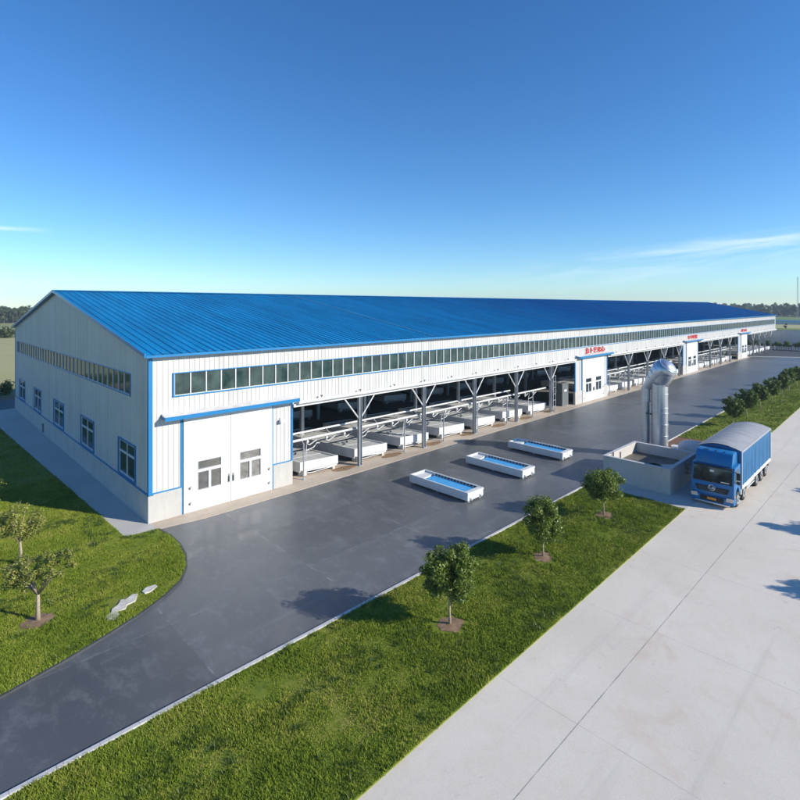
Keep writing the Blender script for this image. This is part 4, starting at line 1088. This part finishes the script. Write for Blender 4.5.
# teal-roofed sheds in the fields
hs = empty('field_shed', (400, 60, 0), 'long low shed with teal roof in the fields at right', 'shed')
MB().box(-4, 4, -60, 60, 0, 1.6).build('wall', 'warehouse', hs); MB().prism([(-5, 1.6), (5, 1.6), (0, 2.6)], -61, 61, 'y').build('roof', 'teal', hs)
# radio mast
ms = empty('radio_mast', (620, 90.5, 0), 'thin grey lattice radio mast on the right horizon', 'mast')
m = MB(); Hm = 39
for a in range(3): m.bar((.9 * math.cos(a * 2.09), .9 * math.sin(a * 2.09), 0), (.35 * math.cos(a * 2.09), .35 * math.sin(a * 2.09), Hm), .09, 5)
m.build('mast_leg', 'mast', ms)
m = MB()
for k in range(26):
    z = k * 1.5; r0 = .9 - .55 * z / Hm
    for a in range(3): m.bar((r0 * math.cos(a * 2.09), r0 * math.sin(a * 2.09), z), (r0 * math.cos(a * 2.09 + 2.09), r0 * math.sin(a * 2.09 + 2.09), z + 1.5), .035, 4)
m.build('lattice', 'mast', ms)

# ------------------------------------------------------------------ haze
hz = bpy.data.materials.new('haze'); hz.use_nodes = True; nt = hz.node_tree; nt.nodes.clear()
o_ = nt.nodes.new('ShaderNodeOutputMaterial'); pv = nt.nodes.new('ShaderNodeVolumePrincipled')
pv.inputs['Color'].default_value = (.7, .86, 1, 1); pv.inputs['Density'].default_value = .0003; pv.inputs['Anisotropy'].default_value = 0
nt.links.new(pv.outputs[0], o_.inputs['Volume']); M['haze'] = hz
ho = MB().box(-1510, 1810, -1510, 1810, -1.2, 45).build('haze', 'haze'); tag(ho, kind='stuff')
ho['label'] = 'thin pale haze over the fields'

# ------------------------------------------------------------------ light, sky, camera
EL = math.radians(25); sd = Vector((.48, -.877, 0)).normalized()
to_sun = Vector((sd.x * math.cos(EL), sd.y * math.cos(EL), math.sin(EL)))
L_ = bpy.data.lights.new('sun', 'SUN'); L_.energy = 3.7; L_.angle = math.radians(.5); L_.color = (1, .94, .82)
so = bpy.data.objects.new('sun', L_); C.objects.link(so); so.rotation_euler = (-to_sun).to_track_quat('-Z', 'Y').to_euler()
W_ = bpy.data.worlds.new('World'); S.world = W_; W_.use_nodes = True; nt = W_.node_tree; nt.nodes.clear()
wo = N(nt, 'ShaderNodeOutputWorld'); bg = N(nt, 'ShaderNodeBackground'); bg.inputs[1].default_value = .105
sky = N(nt, 'ShaderNodeTexSky', sky_type='NISHITA'); sky.sun_disc = False; sky.sun_elevation = EL; sky.sun_rotation = math.atan2(sd.x, sd.y)
sky.altitude = 600; sky.air_density = 1.0; sky.dust_density = 0; sky.ozone_density = 4.0
tc = N(nt, 'ShaderNodeTexCoord'); A = math.atan2(533, 519)
mp = N(nt, 'ShaderNodeMapping'); mp.vector_type = 'POINT'; mp.inputs['Rotation'].default_value = (0, 0, PI / 2 - A)
nt.links.new(tc.outputs['Generated'], mp.inputs[0]); sp = N(nt, 'ShaderNodeSeparateXYZ'); nt.links.new(mp.outputs[0], sp.inputs[0])
dd = math_(nt, 'MAXIMUM', sp.outputs[1], .05)
a_ = math_(nt, 'DIVIDE', sp.outputs[0], dd); e_ = math_(nt, 'DIVIDE', sp.outputs[2], dd)
cv = N(nt, 'ShaderNodeCombineXYZ'); nt.links.new(math_(nt, 'MULTIPLY', a_, 2.2), cv.inputs[0])
nt.links.new(math_(nt, 'MULTIPLY', math_(nt, 'SUBTRACT', e_, math_(nt, 'MULTIPLY', a_, .12)), 22), cv.inputs[1])
cn_ = noise(nt, 1.6, 7, .62, cv.outputs[0], .7)
def band(a0, slope, e0, up, dn, amin, amax, soft):
    c = math_(nt, 'MULTIPLY_ADD', math_(nt, 'SUBTRACT', a_, a0), slope, e0); d = math_(nt, 'SUBTRACT', e_, c)
    u_ = math_(nt, 'SUBTRACT', 1, math_(nt, 'DIVIDE', math_(nt, 'MAXIMUM', d, 0), up), clamp=True)
    v_ = math_(nt, 'SUBTRACT', 1, math_(nt, 'DIVIDE', math_(nt, 'MAXIMUM', math_(nt, 'MULTIPLY', d, -1), 0), dn), clamp=True)
    l = math_(nt, 'DIVIDE', math_(nt, 'SUBTRACT', a_, amin), soft, clamp=True); r_ = math_(nt, 'DIVIDE', math_(nt, 'SUBTRACT', amax, a_), soft, clamp=True)
    return math_(nt, 'MULTIPLY', math_(nt, 'MULTIPLY', u_, v_), math_(nt, 'MULTIPLY', l, r_))
b1 = band(.385, .125, .085, .022, .06, .1, 3, .5); b2 = band(-.75, -.05, .147, .006, .006, -1.4, -.66, .12)
nz = ramp(nt, cn_.outputs[0], [(.40, g3(0)), (.72, g3(1))]).outputs[0]
mk = math_(nt, 'MULTIPLY', math_(nt, 'MULTIPLY', b1, nz), .75); mk = math_(nt, 'ADD', mk, math_(nt, 'MULTIPLY', b2, .5), clamp=True)
hsv = N(nt, 'ShaderNodeHueSaturation'); hsv.inputs['Saturation'].default_value = 1.18; hsv.inputs['Hue'].default_value = .504; nt.links.new(sky.outputs[0], hsv.inputs['Color'])
tint = mixc(nt, hsv.outputs[0], (.77, .94, 1.02), 1.0, 'MULTIPLY')
col = mixc(nt, tint, (6.6, 7.2, 7.8), mk)
nt.links.new(col, bg.inputs[0]); nt.links.new(bg.outputs[0], wo.inputs[0])

cam = bpy.data.cameras.new('camera'); co = bpy.data.objects.new('camera', cam); C.objects.link(co)
cam.sensor_width = 36; cam.lens = 519 / 800 * 36; cam.shift_y = -95 / 800; cam.clip_start = .1; cam.clip_end = 6000
co.location = (0, 0, 12); co.rotation_euler = (PI / 2, 0, A - PI / 2)
S.camera = co
S.view_settings.view_transform = 'Standard'; S.view_settings.look = 'None'; S.view_settings.exposure = .70; S.view_settings.gamma = 1
S.view_settings.use_curve_mapping = False
S.render.resolution_x = S.render.resolution_y = 1024
S.cycles.max_bounces = 8; S.cycles.volume_bounces = 0
